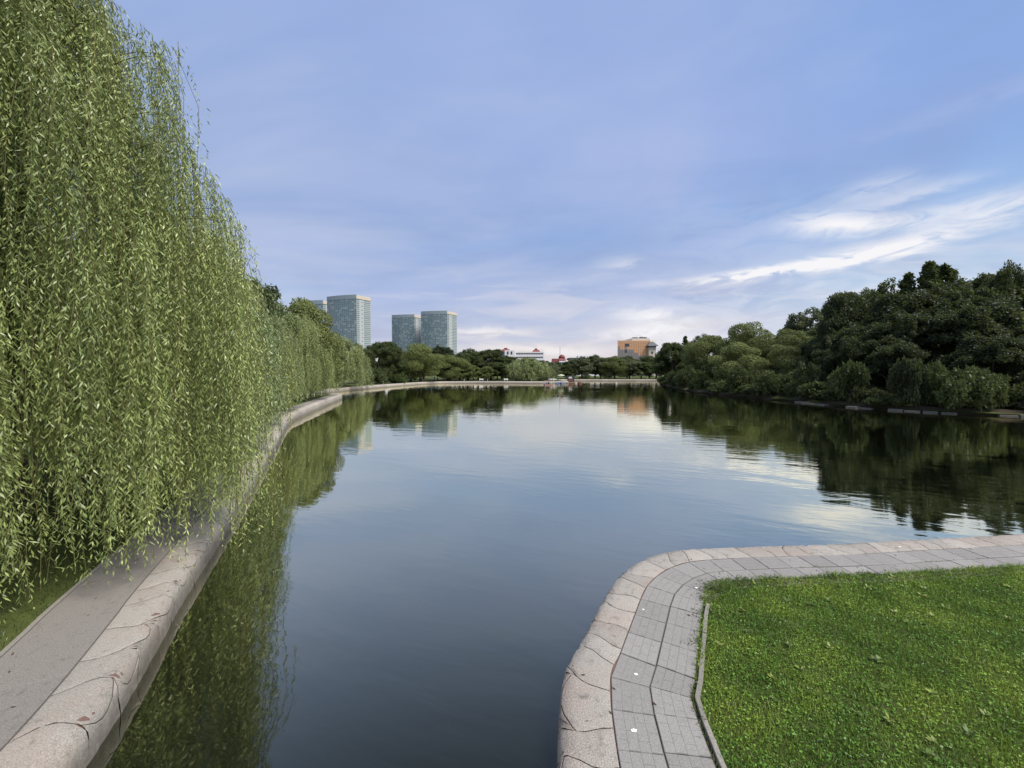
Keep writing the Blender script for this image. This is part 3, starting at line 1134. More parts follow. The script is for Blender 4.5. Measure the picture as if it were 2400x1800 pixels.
env1 = [(1.0, 3.9), (5, 4.0), (7, 4.15), (8.2, 4.1), (9.5, 3.9), (10.8, 3.5), (11.8, 2.9), (12.8, 2.1), (14.5, 1.0), (15.2, 0.3)]
c1, s1 = willow_meshes('crown', 21, env1, 255, 15, 0.126, 0.0225, 0.037, end1, face=-0.75, inner=18000, gap=gap1, spread=.14, tier=.3, clusters=255, z_top_bias=.9, lmin=3.2, lmax=8.5, zlow=4.6, slots=[(-.61, .05, 7.5), (-.37, .035, 8.5), (-.12, .03, 8.0), (.12, .03, 9.0), (-.49, .025, 10.0), (-.24, .02, 7.0)],
                       extra=[(-.76, 5.1, 1.0, .5), (-.98, 4.6, .98, .4), (-.73, 4.6, 1.03, .6), (-.5, 5.2, 1.02, .6), (-.3, 4.9, 1.0, .7), (-.82, 4.4, .97, .35), (-.70, 5.2, 1.0, .5), (-.68, 4.6, 1.02, .4), (-.75, 4.2, .95, .6), (-.69, 5.0, .8, .3), (-.62, 5.3, .75, .3), (0.0, 6.0, 1.12, .5), (.15, 5.5, 1.1, .6), (-.15, 5.8, 1.1, .5), (.3, 5, 1.08, .5), (-.05, 4.6, 1.13, .6), (.08, 7.2, 1.08, .7), (-.3, 6.6, 1.06, .8)])
hero = put_tree('weeping_willow', (W1[0], W1[1], 0.47), 0, None, [('crown', c1), ('branches', s1), ('trunk', willow_trunk(3, 13.5, 4.6, .30))], TINT['willow'],
         'largest weeping willow, its long strands hanging over the pale path edge', 'willow', 'weeping willows along the bank')
for o in hero.children:
    if o.name.startswith('trunk'):
        o.location = (-2.4, 1.6, 0)
env2 = [(1.0, 4.9), (4, 5.0), (7.5, 4.5), (9.4, 3.5), (10.8, 2.0), (11.6, .5)]
c2, s2 = willow_meshes('crown', 22, env2, 190, 11, 0.17, 0.031, 0.054, lambda a, g, z0: g.uniform(0.3, 2.2), face=-0.6, inner=12000, spread=.2, clusters=190, tier=.35, lmin=2.2, lmax=6.5)
t2 = willow_trunk(4, 11, 4.2)
put_tree('weeping_willow', (-16.1, 17.6, 0.47), 0, None, [('crown', c2), ('branches', s2), ('trunk', t2)], (0.20, 0.265, 0.115),
         'weeping willow just behind the largest willow', 'willow', 'weeping willows along the bank')
c3, s3 = willow_meshes('crown', 23, env2, 130, 11, 0.215, 0.042, 0.066, lambda a, g, z0: g.uniform(.1, 2.2), face=-0.6, inner=9000, spread=.22, clusters=130, tier=.35, lmin=2.0, lmax=6.5)
for x, y, rz, sx_, sz_, label in ((-20.6, 26.0, 0, 1.0, 1.0, 'third weeping willow down the bank, strands reaching the pale coping'),
                                  (-25.0, 36.0, .5, 0.98, 0.93, 'fourth weeping willow down the bank before the rounded spit'),
                                  (-28.6, 49.5, -.3, 1.08, 1.03, 'weeping willow beside the low white posts at the rounded spit')):
    put_tree('weeping_willow', (x, y, gz(x, y) - .03), rz, (sx_, sx_, sz_), [('crown', c3), ('branches', s3), ('trunk', t2)], (0.235, 0.275, 0.09) if y < 30 else (0.19, 0.24, 0.09) if y < 40 else (0.23, 0.28, 0.10), label, 'willow', 'weeping willows along the bank')
c4, s4 = willow_meshes('crown', 24, env2, 100, 11, 0.30, 0.066, 0.105, lambda a, g, z0: g.uniform(-0.4, 1.3), face=-0.7, inner=6000, stems=False, spread=.24, clusters=100, tier=.35, lmin=2.0, lmax=6.0)
for x, y, rz, sx_, sz_, label in ((-38.7, 71.5, .2, 1.42, 1.0, 'weeping willow trailing into the water in the notch past the spit'),
                                  (-41.6, 93, -.2, 1.6, 1.05, 'weeping willow beyond the notch, beside the dark round bush')):
    put_tree('weeping_willow', (x, y, gz(x, y) - .03), rz, (sx_, sx_, sz_), [('crown', c4), ('trunk', t2)], TINT['farwillow'], label, 'willow', 'weeping willows along the bank')
c5, s5 = willow_meshes('crown', 25, env2, 130, 11, 0.40, 0.10, 0.15, lambda a, g, z0: g.uniform(0, 1.3), face=-1.57, inner=6000, stems=False, spread=.26, clusters=130, tier=.35, lmin=1.6, lmax=5.0)
put_tree('weeping_willow', (6.6, 154.5, .77), 0, (1.85, 1.7, 0.82), [('crown', c5), ('trunk', t2)], TINT['farwillow'],
         'broad weeping willow on the far lawn beside the globe lamp', 'willow')

# ------------------------------------------------------------------ broadleaf trees, spruces and shrubs (12 m high, 5 m radius before scaling)
CR = {'round': [crown_mesh('crown', 'round', 40 + i, 40000, 0.28) for i in range(3)],
      'clumpy': [crown_mesh('crown', 'clumpy', 50 + i, 42000, 0.24) for i in range(3)],
      'shrub': [crown_mesh('crown', 'shrub', 60 + i, 6000, 0.22, 2.2, 2.0) for i in range(3)],
      'spruce': [crown_mesh('crown', 'pointed', 70 + i, 22000, 0.26, 12.0, 2.2) for i in range(2)]}
TR = {'round': [trunk_mesh('trunk', 80 + i, 12, 5) for i in range(2)], 'clumpy': [trunk_mesh('trunk', 84 + i, 12, 5) for i in range(2)],
      'shrub': [trunk_mesh('trunk', 88, 1.6, 2.0, .06, 6, .6)], 'spruce': [trunk_mesh('trunk', 90, 14.5, 2, .16, 0)]}
LAB = {('round', 'dark'): 'dark green broadleaf tree', ('round', 'deep'): 'very dark broadleaf tree', ('round', 'grey'): 'grey-green rounded tree',
       ('round', 'olive'): 'small olive green round tree', ('clumpy', 'olive'): 'olive tree with cushion-like clumps', ('spruce', 'dark'): 'dark pointed conifer',
       ('round', 'brown'): 'tree with dry brownish leaves', ('clumpy', 'dark'): 'dark green tree'}
cnt = {}


def tree(x, y, h, r, kind, tint, where, group, zg=None, label=None):
    k_ = cnt[kind] = cnt.get(kind, 0) + 1
    zg = gz(x, y) - .04 if zg is None else zg
    me = CR[kind][k_ % len(CR[kind])]
    tm = TR[kind][k_ % len(TR[kind])]
    base_h, base_r = (12.0, 5.0) if kind in ('round', 'clumpy') else (12.0, 2.2) if kind == 'spruce' else (2.2, 2.0)
    sc_ = (r / base_r, r / base_r, (h - zg) / base_h)
    nm = {'round': 'broadleaf_tree', 'clumpy': 'broadleaf_tree', 'spruce': 'conifer_tree', 'shrub': 'shrub'}[kind]
    kt = random.uniform(.85, 1.15)
    tn = tuple(v * kt for v in TINT[tint])
    lab = label or (LAB.get((kind, tint), 'green tree') + ' ' + where)
    return put_tree(nm, (x, y, zg), random.uniform(0, 6.3), sc_, [('crown', me), ('trunk', tm)], tn, lab, {'spruce': 'conifer', 'shrub': 'shrub'}.get(kind, 'tree'), group + (' ' + kind + ' ' + tint if not label else ''))


WOOD = [(51.0, 124, 13.6, 5.8, 'round', 'dark'), (55.0, 124, 15.6, 3.2, 'spruce', 'dark'), (54.2, 129, 13.8, 2.8, 'spruce', 'dark'),
        (49.8, 99, 13.8, 6.0, 'clumpy', 'olive'), (55.5, 90, 16.2, 7.2, 'clumpy', 'olive'), (46.5, 81, 10.8, 5.2, 'clumpy', 'olive'),
        (56.0, 80, 13.4, 6.0, 'clumpy', 'olive'), (49.0, 72, 9.6, 4.6, 'clumpy', 'olive'), (74.8, 98, 20.3, 8.0, 'round', 'grey'),
        (58.0, 73, 11.0, 4.8, 'round', 'dark'), (60.2, 69, 18.2, 6.0, 'round', 'dark'), (63.7, 67, 20.0, 5.0, 'round', 'dark'), (53.4, 61, 12.0, 4.6, 'round', 'deep'),
        (64.7, 64, 20.4, 3.8, 'spruce', 'dark'), (65.9, 62, 21.8, 4.0, 'spruce', 'dark'), (71.1, 66, 22.2, 4.0, 'spruce', 'dark'), (69.4, 63, 21.6, 3.8, 'spruce', 'dark'),
        (76.2, 68, 22.2, 4.0, 'spruce', 'dark'), (58.6, 58, 16.2, 6.0, 'round', 'deep'), (61.0, 54, 16.0, 6.2, 'round', 'deep'), (68, 60, 18.5, 6.5, 'round', 'deep'),
        (83.0, 70, 21.2, 6.0, 'round', 'dark'), (94.5, 74, 22.4, 6.0, 'round', 'dark'), (65.5, 52, 13.1, 4.6, 'clumpy', 'olive'), (63.5, 47, 11.6, 4.4, 'clumpy', 'olive'),
        (52.4, 53, 12.6, 4.8, 'round', 'deep'), (55.6, 48.5, 12.2, 4.8, 'round', 'deep'), (59.6, 45, 10.0, 4.4, 'round', 'deep'), (76.0, 53, 17.5, 6.8, 'round', 'dark'),
        (66.5, 41, 9.5, 5.1, 'clumpy', 'olive'), (84.0, 50, 18.0, 7.0, 'round', 'dark'), (56, 112, 15.0, 6, 'round', 'dark'), (63, 104, 15, 6.5, 'round', 'dark'),
        (55.5, 65, 17.0, 4.6, 'round', 'deep'), (49.5, 57, 11.0, 4.2, 'round', 'deep'), (48.5, 50, 9.0, 3.6, 'round', 'deep'), (53.5, 43.5, 8.5, 3.6, 'round', 'deep'), (73.0, 57.5, 20.5, 3.6, 'round', 'dark'), (79.5, 59, 21.5, 3.8, 'round', 'grey'), (88, 64, 22.5, 3.8, 'round', 'dark'), (66.5, 74, 20.0, 3.4, 'round', 'dark'),
        (78, 44, 15, 6.5, 'round', 'deep'), (60.5, 136, 11.5, 6, 'round', 'dark'), (68, 82, 15.5, 6.0, 'round', 'dark')]
for i, (x, y, h, r, kind, tint) in enumerate(WOOD):
    wh = ('at the far tip of the wooded bank' if y > 110 else 'on the bank above the olive shrubs' if y > 78 else 'on the bank above the fresh shrubs' if y > 57
          else 'on the bank above the ledge') + (', set well back' if x > 62 else ', close to the water')
    tree(x, y, h, r, kind, tint, wh, wh, zg=0.5)
FAR = [(-37.6, 122, 13.6, 4.6, 'round', 'dark'), (-45, 136, 14.8, 6.2, 'round', 'dark'), (-32.2, 137, 14.6, 8.3, 'clumpy', 'olive'), (-23.6, 149, 10.8, 7.2, 'clumpy', 'olive'),
       (-36.4, 140, 11.0, 6.0, 'round', 'dark'), (-32.5, 170, 15.8, 4.7, 'round', 'deep'), (-29.2, 172, 15.0, 4.7, 'round', 'deep'), (-18.4, 162, 13.8, 7.9, 'round', 'dark'),
       (-20.8, 154, 10.0, 5.8, 'round', 'olive'), (-9.0, 165, 13.7, 7.6, 'round', 'dark'), (-14.9, 172, 12.2, 7.5, 'round', 'dark'), (-2.8, 172, 11.4, 6.8, 'round', 'dark'),
       (-20.0, 150.5, 6.6, 4.2, 'round', 'olive'), (-15.0, 151, 6.9, 3.9, 'round', 'olive'), (-9.9, 151, 6.4, 3.9, 'round', 'olive'), (-5.8, 155, 8.0, 5.0, 'round', 'dark'),
       (-26, 158, 11.5, 6.5, 'round', 'dark'), (-40, 160, 14, 7, 'round', 'dark'), (-50, 150, 15, 7, 'round', 'dark'), (-48, 120, 13, 6, 'round', 'dark'), (-47, 104, 12, 5, 'round', 'dark'),
       (17.2, 172, 8.4, 4.6, 'round', 'grey'), (29.6, 200, 10.0, 5.3, 'round', 'dark'), (33.4, 187, 11.6, 5.6, 'round', 'grey'), (43.7, 192, 11.2, 5.8, 'round', 'grey'),
       (45.9, 215, 13.6, 7.1, 'round', 'dark'), (49.6, 188, 12.0, 7.3, 'clumpy', 'olive'), (56.1, 186, 10.4, 6.0, 'round', 'grey'), (61.8, 186, 9.0, 6.1, 'round', 'dark'),
       (62.1, 210, 12.8, 6.9, 'round', 'dark'), (70.0, 189, 9.4, 6.2, 'round', 'dark'), (25.9, 186, 7.4, 4.2, 'round', 'dark'), (15.7, 205, 10.2, 6.7, 'round', 'dark'), (6.9, 210, 12.0, 6.9, 'round', 'dark'),
       (78, 192, 11, 6.5, 'round', 'dark'), (86, 196, 12, 7, 'round', 'dark'), (36.5, 204, 11, 6, 'round', 'dark'), (22, 196, 9, 5.5, 'round', 'dark'), (-5, 190, 11.5, 7, 'round', 'dark'), (-24, 190, 13, 7, 'round', 'dark'),
       (-42, 185, 14.5, 7.5, 'round', 'dark'), (54, 205, 12.5, 7, 'round', 'dark'), (76, 215, 13, 7.5, 'round', 'dark')]
for i, (x, y, h, r, kind, tint) in enumerate(FAR):
    wh = ('inland of the dark round bush' if x < -40 else 'below the twin glass towers' if x < -27 else 'behind the white benches' if x < -8 else 'beside the broad far willow' if x < 13
          else 'behind the landing stage' if x < 31 else 'on the far lawn beyond the landing' if x < 55 else 'below the golden office block')
    wh += ', low in front' if h < 9 else ', tall at the back' if h > 12.5 else ''
    tree(x, y, h, r, kind, tint, wh, 'far belt ' + wh)
for x, y, h, r, kind, tint, lab in ((-30.0, 55.5, 15.2, 5.0, 'clumpy', 'olive', 'tall olive tree rising behind the willows below the tallest tower'),
                                    (-33.0, 64.5, 11.6, 4.6, 'clumpy', 'olive', 'olive tree standing on the rounded spit behind the willow'),
                                    (-43, 86, 12.6, 5.4, 'clumpy', 'olive', 'olive tree behind the willow in the notch'),
                                    (-26.0, 37, 13.5, 4.4, 'round', 'dark', 'dark tree behind the fourth weeping willow'),
                                    (-23.5, 27, 13.0, 4.5, 'round', 'dark', 'dark tree behind the third weeping willow'),
                                    (-21, 14.5, 11.5, 4.8, 'round', 'dark', 'dark tree inland of the largest willow'),
                                    (-17.2, 8.5, 12.5, 4.2, 'round', 'brown', 'tree with dry brownish leaves behind the largest willow'),
                                    (-19.5, 2.0, 11.0, 4.5, 'round', 'dark', 'dark tree on the shaded lawn beside the smooth path')):
    tree(x, y, h, r, kind, tint, '', 'inland trees', label=lab)
# shrubs
for x, y, h, r, tint, lab in ((44.2, 66.0, 3.4, 2.8, 'bright', 'fresh green shrub at the wooded bank, lowest of its row'),
                              (46.2, 60.5, 5.0, 3.0, 'dark', 'taller dark green shrub on the wooded bank'),
                              (44.6, 55.5, 3.0, 2.8, 'bright', 'low spreading green shrub beside the pale shrub'),
                              (45.4, 50.8, 2.9, 2.0, 'shrub', 'pale feathery shrub at the end of the stone ledge'),
                              (48.5, 45.4, 1.9, 1.1, 'bright', 'small bright green bush behind the stone ledge'),
                              (51.0, 42.6, 3.4, 2.3, 'ash', 'ashy grey-leaved shrub leaning over the waterline'),
                              (53.6, 39.6, 2.6, 2.2, 'ash', 'second ashy grey-leaved shrub by the ledge'),
                              (42.2, 76.0, 3.0, 2.6, 'shrub', 'olive shrub below the cushion-like trees'),
                              (45.6, 92.0, 3.0, 2.6, 'shrub', 'pale shrub at the foot of the tall olive trees'),
                              (48.0, 109, 3.6, 3.2, 'bright', 'dark shrub hanging over the far end of the wooded bank'),
                              (60, 38, 3.0, 2.8, 'bright', 'broad shrub at the near end of the wooded bank'),
                              (-39.2, 112.5, 5.4, 3.6, 'dark', 'dark round bush at the end of the willow row'),
                              (-35.2, 121, 4.0, 2.6, 'bright', 'lighter round bush beside the dark round bush'),
                              (3.2, 148.0, 2.6, 2.4, 'shrub', 'low round bush under the far willow beside the globe lamp'),
                              (12.5, 148.5, 2.2, 2.6, 'dark', 'dark low bush at the foot of the far willow'),
                              (34.4, 182.2, 2.6, 2.6, 'dark', 'clipped low bush on the far lawn beyond the landing')):
    tree(x, y, h, r, 'shrub', tint, '', 'shrubs', label=lab, zg=(0.45 if x > 38 and y < 140 else None))

for i in range(3, len(bank_pts) - 38, 2):
    p = bank_pts[i]
    q = bank_pts[i + 1] - bank_pts[i - 1]
    q = q / np.linalg.norm(q)
    if p[1] > 140:
        continue
    o_ = random.uniform(0.7, 2.4)
    if random.random() < .3:
        continue
    hgt = random.uniform(1.0, 2.6) if random.random() < .5 else random.uniform(2.6, 5.6)
    tn = random.choice(['dark', 'deep', 'deep', 'dark'] if p[1] < 66 else ['dark', 'bright', 'dark', 'deep'])
    x, y = p[0] - q[1] * o_, p[1] + q[0] * o_
    tree(x, y, .45 + hgt, random.uniform(1.5, 2.6), 'shrub', tn, '', 'understorey shrubs ' + tn + (' far' if p[1] > 108 else ' mid' if p[1] > 70 else ' near' if p[1] > 52 else ' ledge'), zg=.42,
         label={'dark': 'dark understorey shrub', 'bright': 'green understorey shrub', 'shrub': 'pale olive understorey shrub', 'deep': 'nearly black understorey shrub'}[tn] + (' below the far tip conifers' if p[1] > 108 else ' at the foot of the cushion-like olive trees' if p[1] > 70 else ' among the fresh green shrubs' if p[1] > 52 else ' behind the pale stone ledge'))

# pale stone ledge along the wooded bank
lg = empty('stone_ledge')
tag(lg, 'pale broken stone ledge at the water edge of the wooded bank', 'ledge')
lp, _ = smooth_line([(41.6, 56.5), (41.7, 52.5), (42.1, 48.5), (43.6, 45.2), (45.9, 41.9), (50.5, 38.3), (56, 35.4), (62, 32.6)], 1.3)
for i in range(len(lp) - 1):
    if i % 9 in (4, 5, 8):
        continue
    a, b = lp[i], lp[i + 1]
    t = (b - a) / np.linalg.norm(b - a)
    n_ = np.array([-t[1], t[0]]) * -1
    g0, w_ = random.uniform(.01, .05), random.uniform(.4, .7)
    zt = random.uniform(.12, .24)
    q = [a + t * g0 - n_ * .15, b - t * g0 - n_ * .15, b - t * g0 * 2 + n_ * w_, a + t * g0 * 2 + n_ * w_]
    q = [p - n_ * 0.0 for p in q]
    MB().prism([tuple(p) for p in q], -.3, zt, [tuple(p + (np.mean(q, 0) - p) * .05) for p in q]).build('ledge_stone', M['kerb'], lg)

# ------------------------------------------------------------------ lawns
def blades(name, poly, n, hmin, hmax, tint, edge_line=None, zfun=None, near=None, wid=0.006, clover=0, label=None):
    P = np.array(poly)
    lo, hi = P.min(0), P.max(0)
    pts = np.zeros((0, 2))
    while len(pts) < n:
        c_ = rng.uniform(lo, hi, (n, 2))
        if near is not None:
            d = np.hypot(c_[:, 0] - near[0], c_[:, 1] - near[1])
            c_ = c_[rng.random(n) < np.clip((6.0 / np.maximum(d, 1)) ** 1.3, 0.12, 1)]
        c_ = c_[inside(poly, c_[:, 0], c_[:, 1])]
        pts = np.concatenate([pts, c_])
    pts = pts[:n]
    f = 0.5 + 0.25 * np.sin(pts[:, 0] * 1.3 + 1.1 * np.sin(pts[:, 1] * 0.9)) + 0.25 * np.sin(pts[:, 1] * 2.1 + pts[:, 0] * .6 + 2)
    f2 = 0.5 + 0.5 * np.sin(pts[:, 0] * 7.0 + 2 * np.sin(pts[:, 1] * 5.1)) * np.sin(pts[:, 1] * 6.3 + 1.3 * np.sin(pts[:, 0] * 3.7))
    f0 = np.sin(pts[:, 0] * 3.1 + 2 * np.sin(pts[:, 1] * 2.3)) * np.sin(pts[:, 1] * 4.1 + np.sin(pts[:, 0] * 1.7))
    h = (hmin + (hmax - hmin) * rng.random(n) ** 1.6) * (0.6 + 0.55 * f2 + .3 * f0.clip(0, 1))
    if edge_line is not None:
        E_ = np.array(edge_line)
        dm = np.full(n, 9.0)
        for e in E_:
            dm = np.minimum(dm, np.hypot(pts[:, 0] - e[0], pts[:, 1] - e[1]))
        h *= 1 + 0.9 * np.exp(-(dm / 0.12) ** 2)
    a = rng.uniform(0, 2 * math.pi, n)
    ln = h * rng.uniform(0.2, 1.0, n)
    z = np.array([zfun(x, y) for x, y in pts]) if zfun else np.full(n, 0.47)
    b = np.stack([pts[:, 0], pts[:, 1], z], 1)
    s_ = np.stack([-np.sin(a), np.cos(a), 0 * a], 1) * (wid * rng.uniform(.6, 1.3, n))[:, None]
    up = np.stack([np.cos(a) * ln, np.sin(a) * ln, h], 1)
    V = np.stack([b - s_ * .5, b + s_ * .5, b + up * 0.55 + s_ * .42 + np.array([0, 0, .008]), b + up], 1)
    f3 = np.sin(pts[:, 0] * 2.9 + 1.7 * np.sin(pts[:, 1] * 1.9 + 1)) * np.sin(pts[:, 1] * 3.3 + 1.2 * np.sin(pts[:, 0] * 2.3))
    tone = np.clip(0.1 + 0.35 * f + 0.4 * (rng.random(n) - .5) + .28 * f2 + .38 * f3, 0, 1)
    o = link(name, quads_mesh(name, V, tone, M['grass']))
    o.color = (*tint, 1)
    tag(o, label, 'grass', kind='stuff')
    if clover:
        k_ = rng.choice(n, clover)
        c_ = b[k_] + np.stack([rng.normal(0, .02, clover), rng.normal(0, .02, clover), h[k_] * rng.uniform(.35, .95, clover)], 1)
        D = unit(np.stack([rng.normal(size=clover), rng.normal(size=clover), rng.normal(0, .25, clover)], 1))
        Nn = unit(np.stack([rng.normal(0, .45, clover), rng.normal(0, .45, clover), np.ones(clover)], 1))
        L = rng.uniform(.014, .034, clover)
        o2 = link('clover', quads_mesh('clover', leaf_quads(c_, D, Nn, L, L * .8), tone[k_], M['grass']))
        o2.color = (tint[0] * .85, tint[1] * 1.1, tint[2] * .8, 1)
        tag(o2, 'round clover leaves among the lawn grass', 'clover', kind='stuff')
    return o


edge_r = [right.pos(s, -1.09) for s in np.arange(5.5, 27, 0.1)]
edge_thin = [tuple(p) for p in smooth_line(LAWN[1:-1], .2)[0]]
lawn_r = LAWN
GRASS = (0.165, 0.250, 0.040)
blades('grass', lawn_r, 250000, .025, .075, GRASS, edge_thin, None, (4.5, 4.0), .0085, 65000, 'short green lawn grass inside the paved corner')
edge_l = [left.pos(s, -1.13) for s in np.arange(7, 30, 0.25)]
lawn_l = [tuple(p) for p in edge_l] + [(-26, 22), (-16, 2)]
blades('grass', lawn_l, 34000, .03, .08, (0.042, 0.065, 0.016), edge_l[::2], lambda x, y: gz(x, y) - .035, (-9, 6), .010, 0, 'lawn grass coloured darker for the shade under the largest willow')  # the willow's shade is put into the darker blade colour

Q, T = [], []
for i in range(150):
    while True:
        x, y = rng.uniform(2.2, 13), rng.uniform(3.2, 8.2)
        if inside(LAWN, x, y):
            break
    n = int(rng.integers(6, 12))
    a = rng.uniform(0, 6.3, n)
    D = unit(np.stack([np.cos(a), np.sin(a), rng.uniform(.1, .7, n)], 1))
    L = rng.uniform(.04, .085, n)
    P = np.tile([x, y, .50], (n, 1)) + rng.normal(0, .008, (n, 3))
    Q.append(leaf_quads(P, D, unit(np.stack([0 * a, 0 * a, 1 + 0 * a], 1) + rng.normal(0, .2, (n, 3))), L, L * .5))
    T.append(np.full(n, rng.random()))
o = link('lawn_weeds', quads_mesh('lawn_weeds', np.concatenate(Q), np.concatenate(T), M['grass']))
o.color = (.16, .22, .05, 1)
tag(o, 'broad-leaved weed rosettes scattered through the lawn grass', 'weeds', kind='stuff')

# weeds in the joints of the path
jp = []
for s in np.arange(8, 30, 0.012):
    w_ = math.sin(s * 1.9) + math.sin(s * 4.7 + 1)
    if w_ > 0.5 and s > 15 and rng.random() < .6:
        jp.append((s, 0.487 + rng.normal(0, .006)))
    if math.sin(s * 1.3 + .6) > .0 and rng.random() < .9:
        jp.append((s, 0.985 + rng.normal(0, .018)))
        jp.append((s, 0.985 + rng.normal(0, .018)))
jb = np.array([(*right.pos(s, -o), 0.48) for s, o in jp])
n = len(jb)
a = rng.uniform(0, 6.3, n)
h = rng.uniform(.02, .07, n)
sv = np.stack([-np.sin(a), np.cos(a), 0 * a], 1) * .004
up = np.stack([np.cos(a) * h * .7, np.sin(a) * h * .7, h], 1)
wd = link('weeds', quads_mesh('weeds', np.stack([jb - sv, jb + sv, jb + up * .6 + sv, jb + up], 1), rng.random(n), M['grass']))
wd.color = (0.12, 0.13, 0.035, 1)
tag(wd, 'thin weeds growing in the joints of the grey paving', 'weeds', kind='stuff')

# broad-leaved weeds at the lawn corner
Q, T = [], []
for i, (x, y) in enumerate(((3.70, 7.08), (3.95, 7.24), (3.6, 6.98), (3.40, 6.7), (4.4, 7.33), (5.0, 7.38), (6.2, 7.45), (3.8, 7.0), (3.2, 6.3), (7.0, 7.5), (2.8, 5.6))):
    n = 110
    hh = rng.uniform(.04, .15, n) * (1.2 if i < 3 else .75)
    a = rng.uniform(0, 6.3, n)
    P = np.stack([x + rng.normal(0, .11, n), y + rng.normal(0, .05, n), .47 + hh * rng.uniform(.0, 1, n)], 1)
    D = unit(np.stack([np.cos(a), np.sin(a), rng.uniform(.1, 1.4, n)], 1))
    L = rng.uniform(.03, .08, n)
    Q.append(leaf_quads(P, D, unit(rng.normal(size=(n, 3)) + np.array([0, 0, 1])), L, L * .22))
    T.append(rng.random(n))
o = link('weeds', quads_mesh('weeds', np.concatenate(Q), np.concatenate(T), M['grass']))
o.color = (.075, .115, .03, 1)
tag(o, 'leafy weeds overgrowing the lawn corner by the grey paving', 'weeds', kind='stuff')

# fallen leaves and pale droppings on the paving
leafm = simple('dry_leaf', (.07, .045, .03), .9, .1, .4, 30)
for i in range(46):
    if i < 34:
        s = rng.uniform(8.5, 24)
        o = rng.uniform(-.45, .95)
        x, y = right.pos(s, -o)
    else:
        s = rng.uniform(9.5, 15)
        o = rng.uniform(0.1, .98)
        x, y = left.pos(s, -o)
    L = rng.uniform(.035, .075)
    mb = MB()
    pr = [(-L / 2, 0, .004), (0, L * .16, .008), (L / 2, 0, .012), (0, -L * .16, .006)]
    me = pydata('fallen_leaf', pr + [(p[0], p[1], p[2] - .002) for p in pr], [(0, 3, 2, 1), (4, 5, 6, 7), (0, 1, 5, 4), (1, 2, 6, 5), (2, 3, 7, 6), (3, 0, 4, 7)], leafm)
    lf = link('fallen_leaf', me)
    lf.location = (x, y, gz(x, y) + .001)
    lf.rotation_euler = (0, 0, rng.uniform(0, 6.3))
    tag(lf, 'small dry fallen leaf on the ' + ('grey paving and its coping' if i < 34 else 'smooth concrete path'), 'leaf', 'fallen leaves on the ' + ('grey paving' if i < 34 else 'smooth path'))
for i, (s, o, r) in enumerate(((10.25, .22, .035), (9.2, .3, .05), (11.2, .3, .028), (14.1, .7, .03), (12.7, .1, .02), (20.2, -.2, .03))):
    x, y = right.pos(s, -o)
    pts = []
    for j in range(14):
        q = 2 * math.pi * j / 14
        rr = r * rng.uniform(.6, 1.2)
        pts.append((rr * math.cos(q), rr * math.sin(q) * .7))
    d = MB().prism(pts, 0, .004, [(p[0] * .8, p[1] * .8) for p in pts]).build('bird_dropping', M['white_paint'])
    d.location = (x, y, gz(x, y) + .001)
    tag(d, 'whitish bird dropping splashed on the grey paving', 'dropping', 'bird droppings on the paving')

# ------------------------------------------------------------------ far shore furniture, people, boats, ducks
def bench(x, y, rz, label):
    t = empty('bench', (x, y, gz(x, y) - .03), rz)
    tag(t, label, 'bench', 'white benches along the far shore')
    for i in range(3):
        MB().box(-.8, .8, -.22 + i * .16, -.22 + i * .16 + .14, .42, .47).build('seat_plank', M['white_paint'], t)
    for i in range(2):
        MB().box(-.8, .8, .26, .31, .56 + i * .2, .72 + i * .2).build('back_plank', M['white_paint'], t)
    for sx_ in (-.65, .57):
        MB().box(sx_, sx_ + .08, -.2, .3, 0, .42).box(sx_, sx_ + .08, .305, .36, 0, .95).build('leg', M['white_paint'], t)


for px_ in (1015, 1040, 1128, 1186, 1218, 1290, 1301):
    Y = 147.0
    if px_ < 1060:
        Y = 152
    bench((px_ - 1200) / 912 * Y, Y, 0, 'low white bench on the grass strip behind the far embankment')

lamp = empty('street_lamp', (5.75, 148.6, .77))
tag(lamp, 'park lamp with a white globe beside the far willow', 'lamp')
MB().tube([(0, 0, 0), (0, 0, .5), (0, 0, 2.9)], [.09, .06, .045], 8).build('post', M['dark_metal'], lamp)
MB().lathe([(.05, 0), (.2, .08), (.27, .25), (.2, .43), (.05, .5)], 12, (0, 0, 2.9)).build('globe', M['white_paint'], lamp, True)

for i, (x, y) in enumerate(((-27.9, 53.0), (-28.7, 56.4), (-29.4, 60.0))):
    t = empty('bollard', (x, y, gz(x, y) - .03))
    tag(t, 'low white post on the grass of the rounded spit', 'post', 'white posts on the spit')
    MB().lathe([(.07, 0), (.065, .55), (.065, .62)], 10).build('post', M['white_paint'], t)
    MB().lathe([(.075, .621), (.08, .66), (.05, .71), (.01, .73)], 10).build('cap', M['white_paint'], t)
for i, px_ in enumerate((898, 910, 925, 955, 981, 1088, 1143, 1246)):
    Y = {898: 118, 910: 123, 925: 131, 955: 139, 981: 145, 1088: 147, 1143: 147, 1246: 147}[px_]
    t = empty('marker_post', ((px_ - 1200) / 912 * Y, Y, .77))
    tag(t, 'short pale post on the grass along the far embankment', 'post', 'pale posts along the far shore')
    MB().box(-.06, .06, -.06, .06, 0, .75).build('post', M['white_paint'], t)

SKIN = simple('skin', (.42, .26, .19), .6, .3, .05)
HAIR = simple('hair', (.05, .035, .025), .8, .2, .1)
CL = {'white': simple('white_cloth', (.68, .67, .64), .9, .1, .05), 'blue': simple('blue_cloth', (.09, .13, .26), .9, .1, .1), 'black': simple('black_cloth', (.03, .03, .035), .9, .1, .1),
      'red': simple('red_cloth', (.45, .07, .06), .9, .1, .1), 'beige': simple('beige_cloth', (.5, .42, .32), .9, .1, .1)}


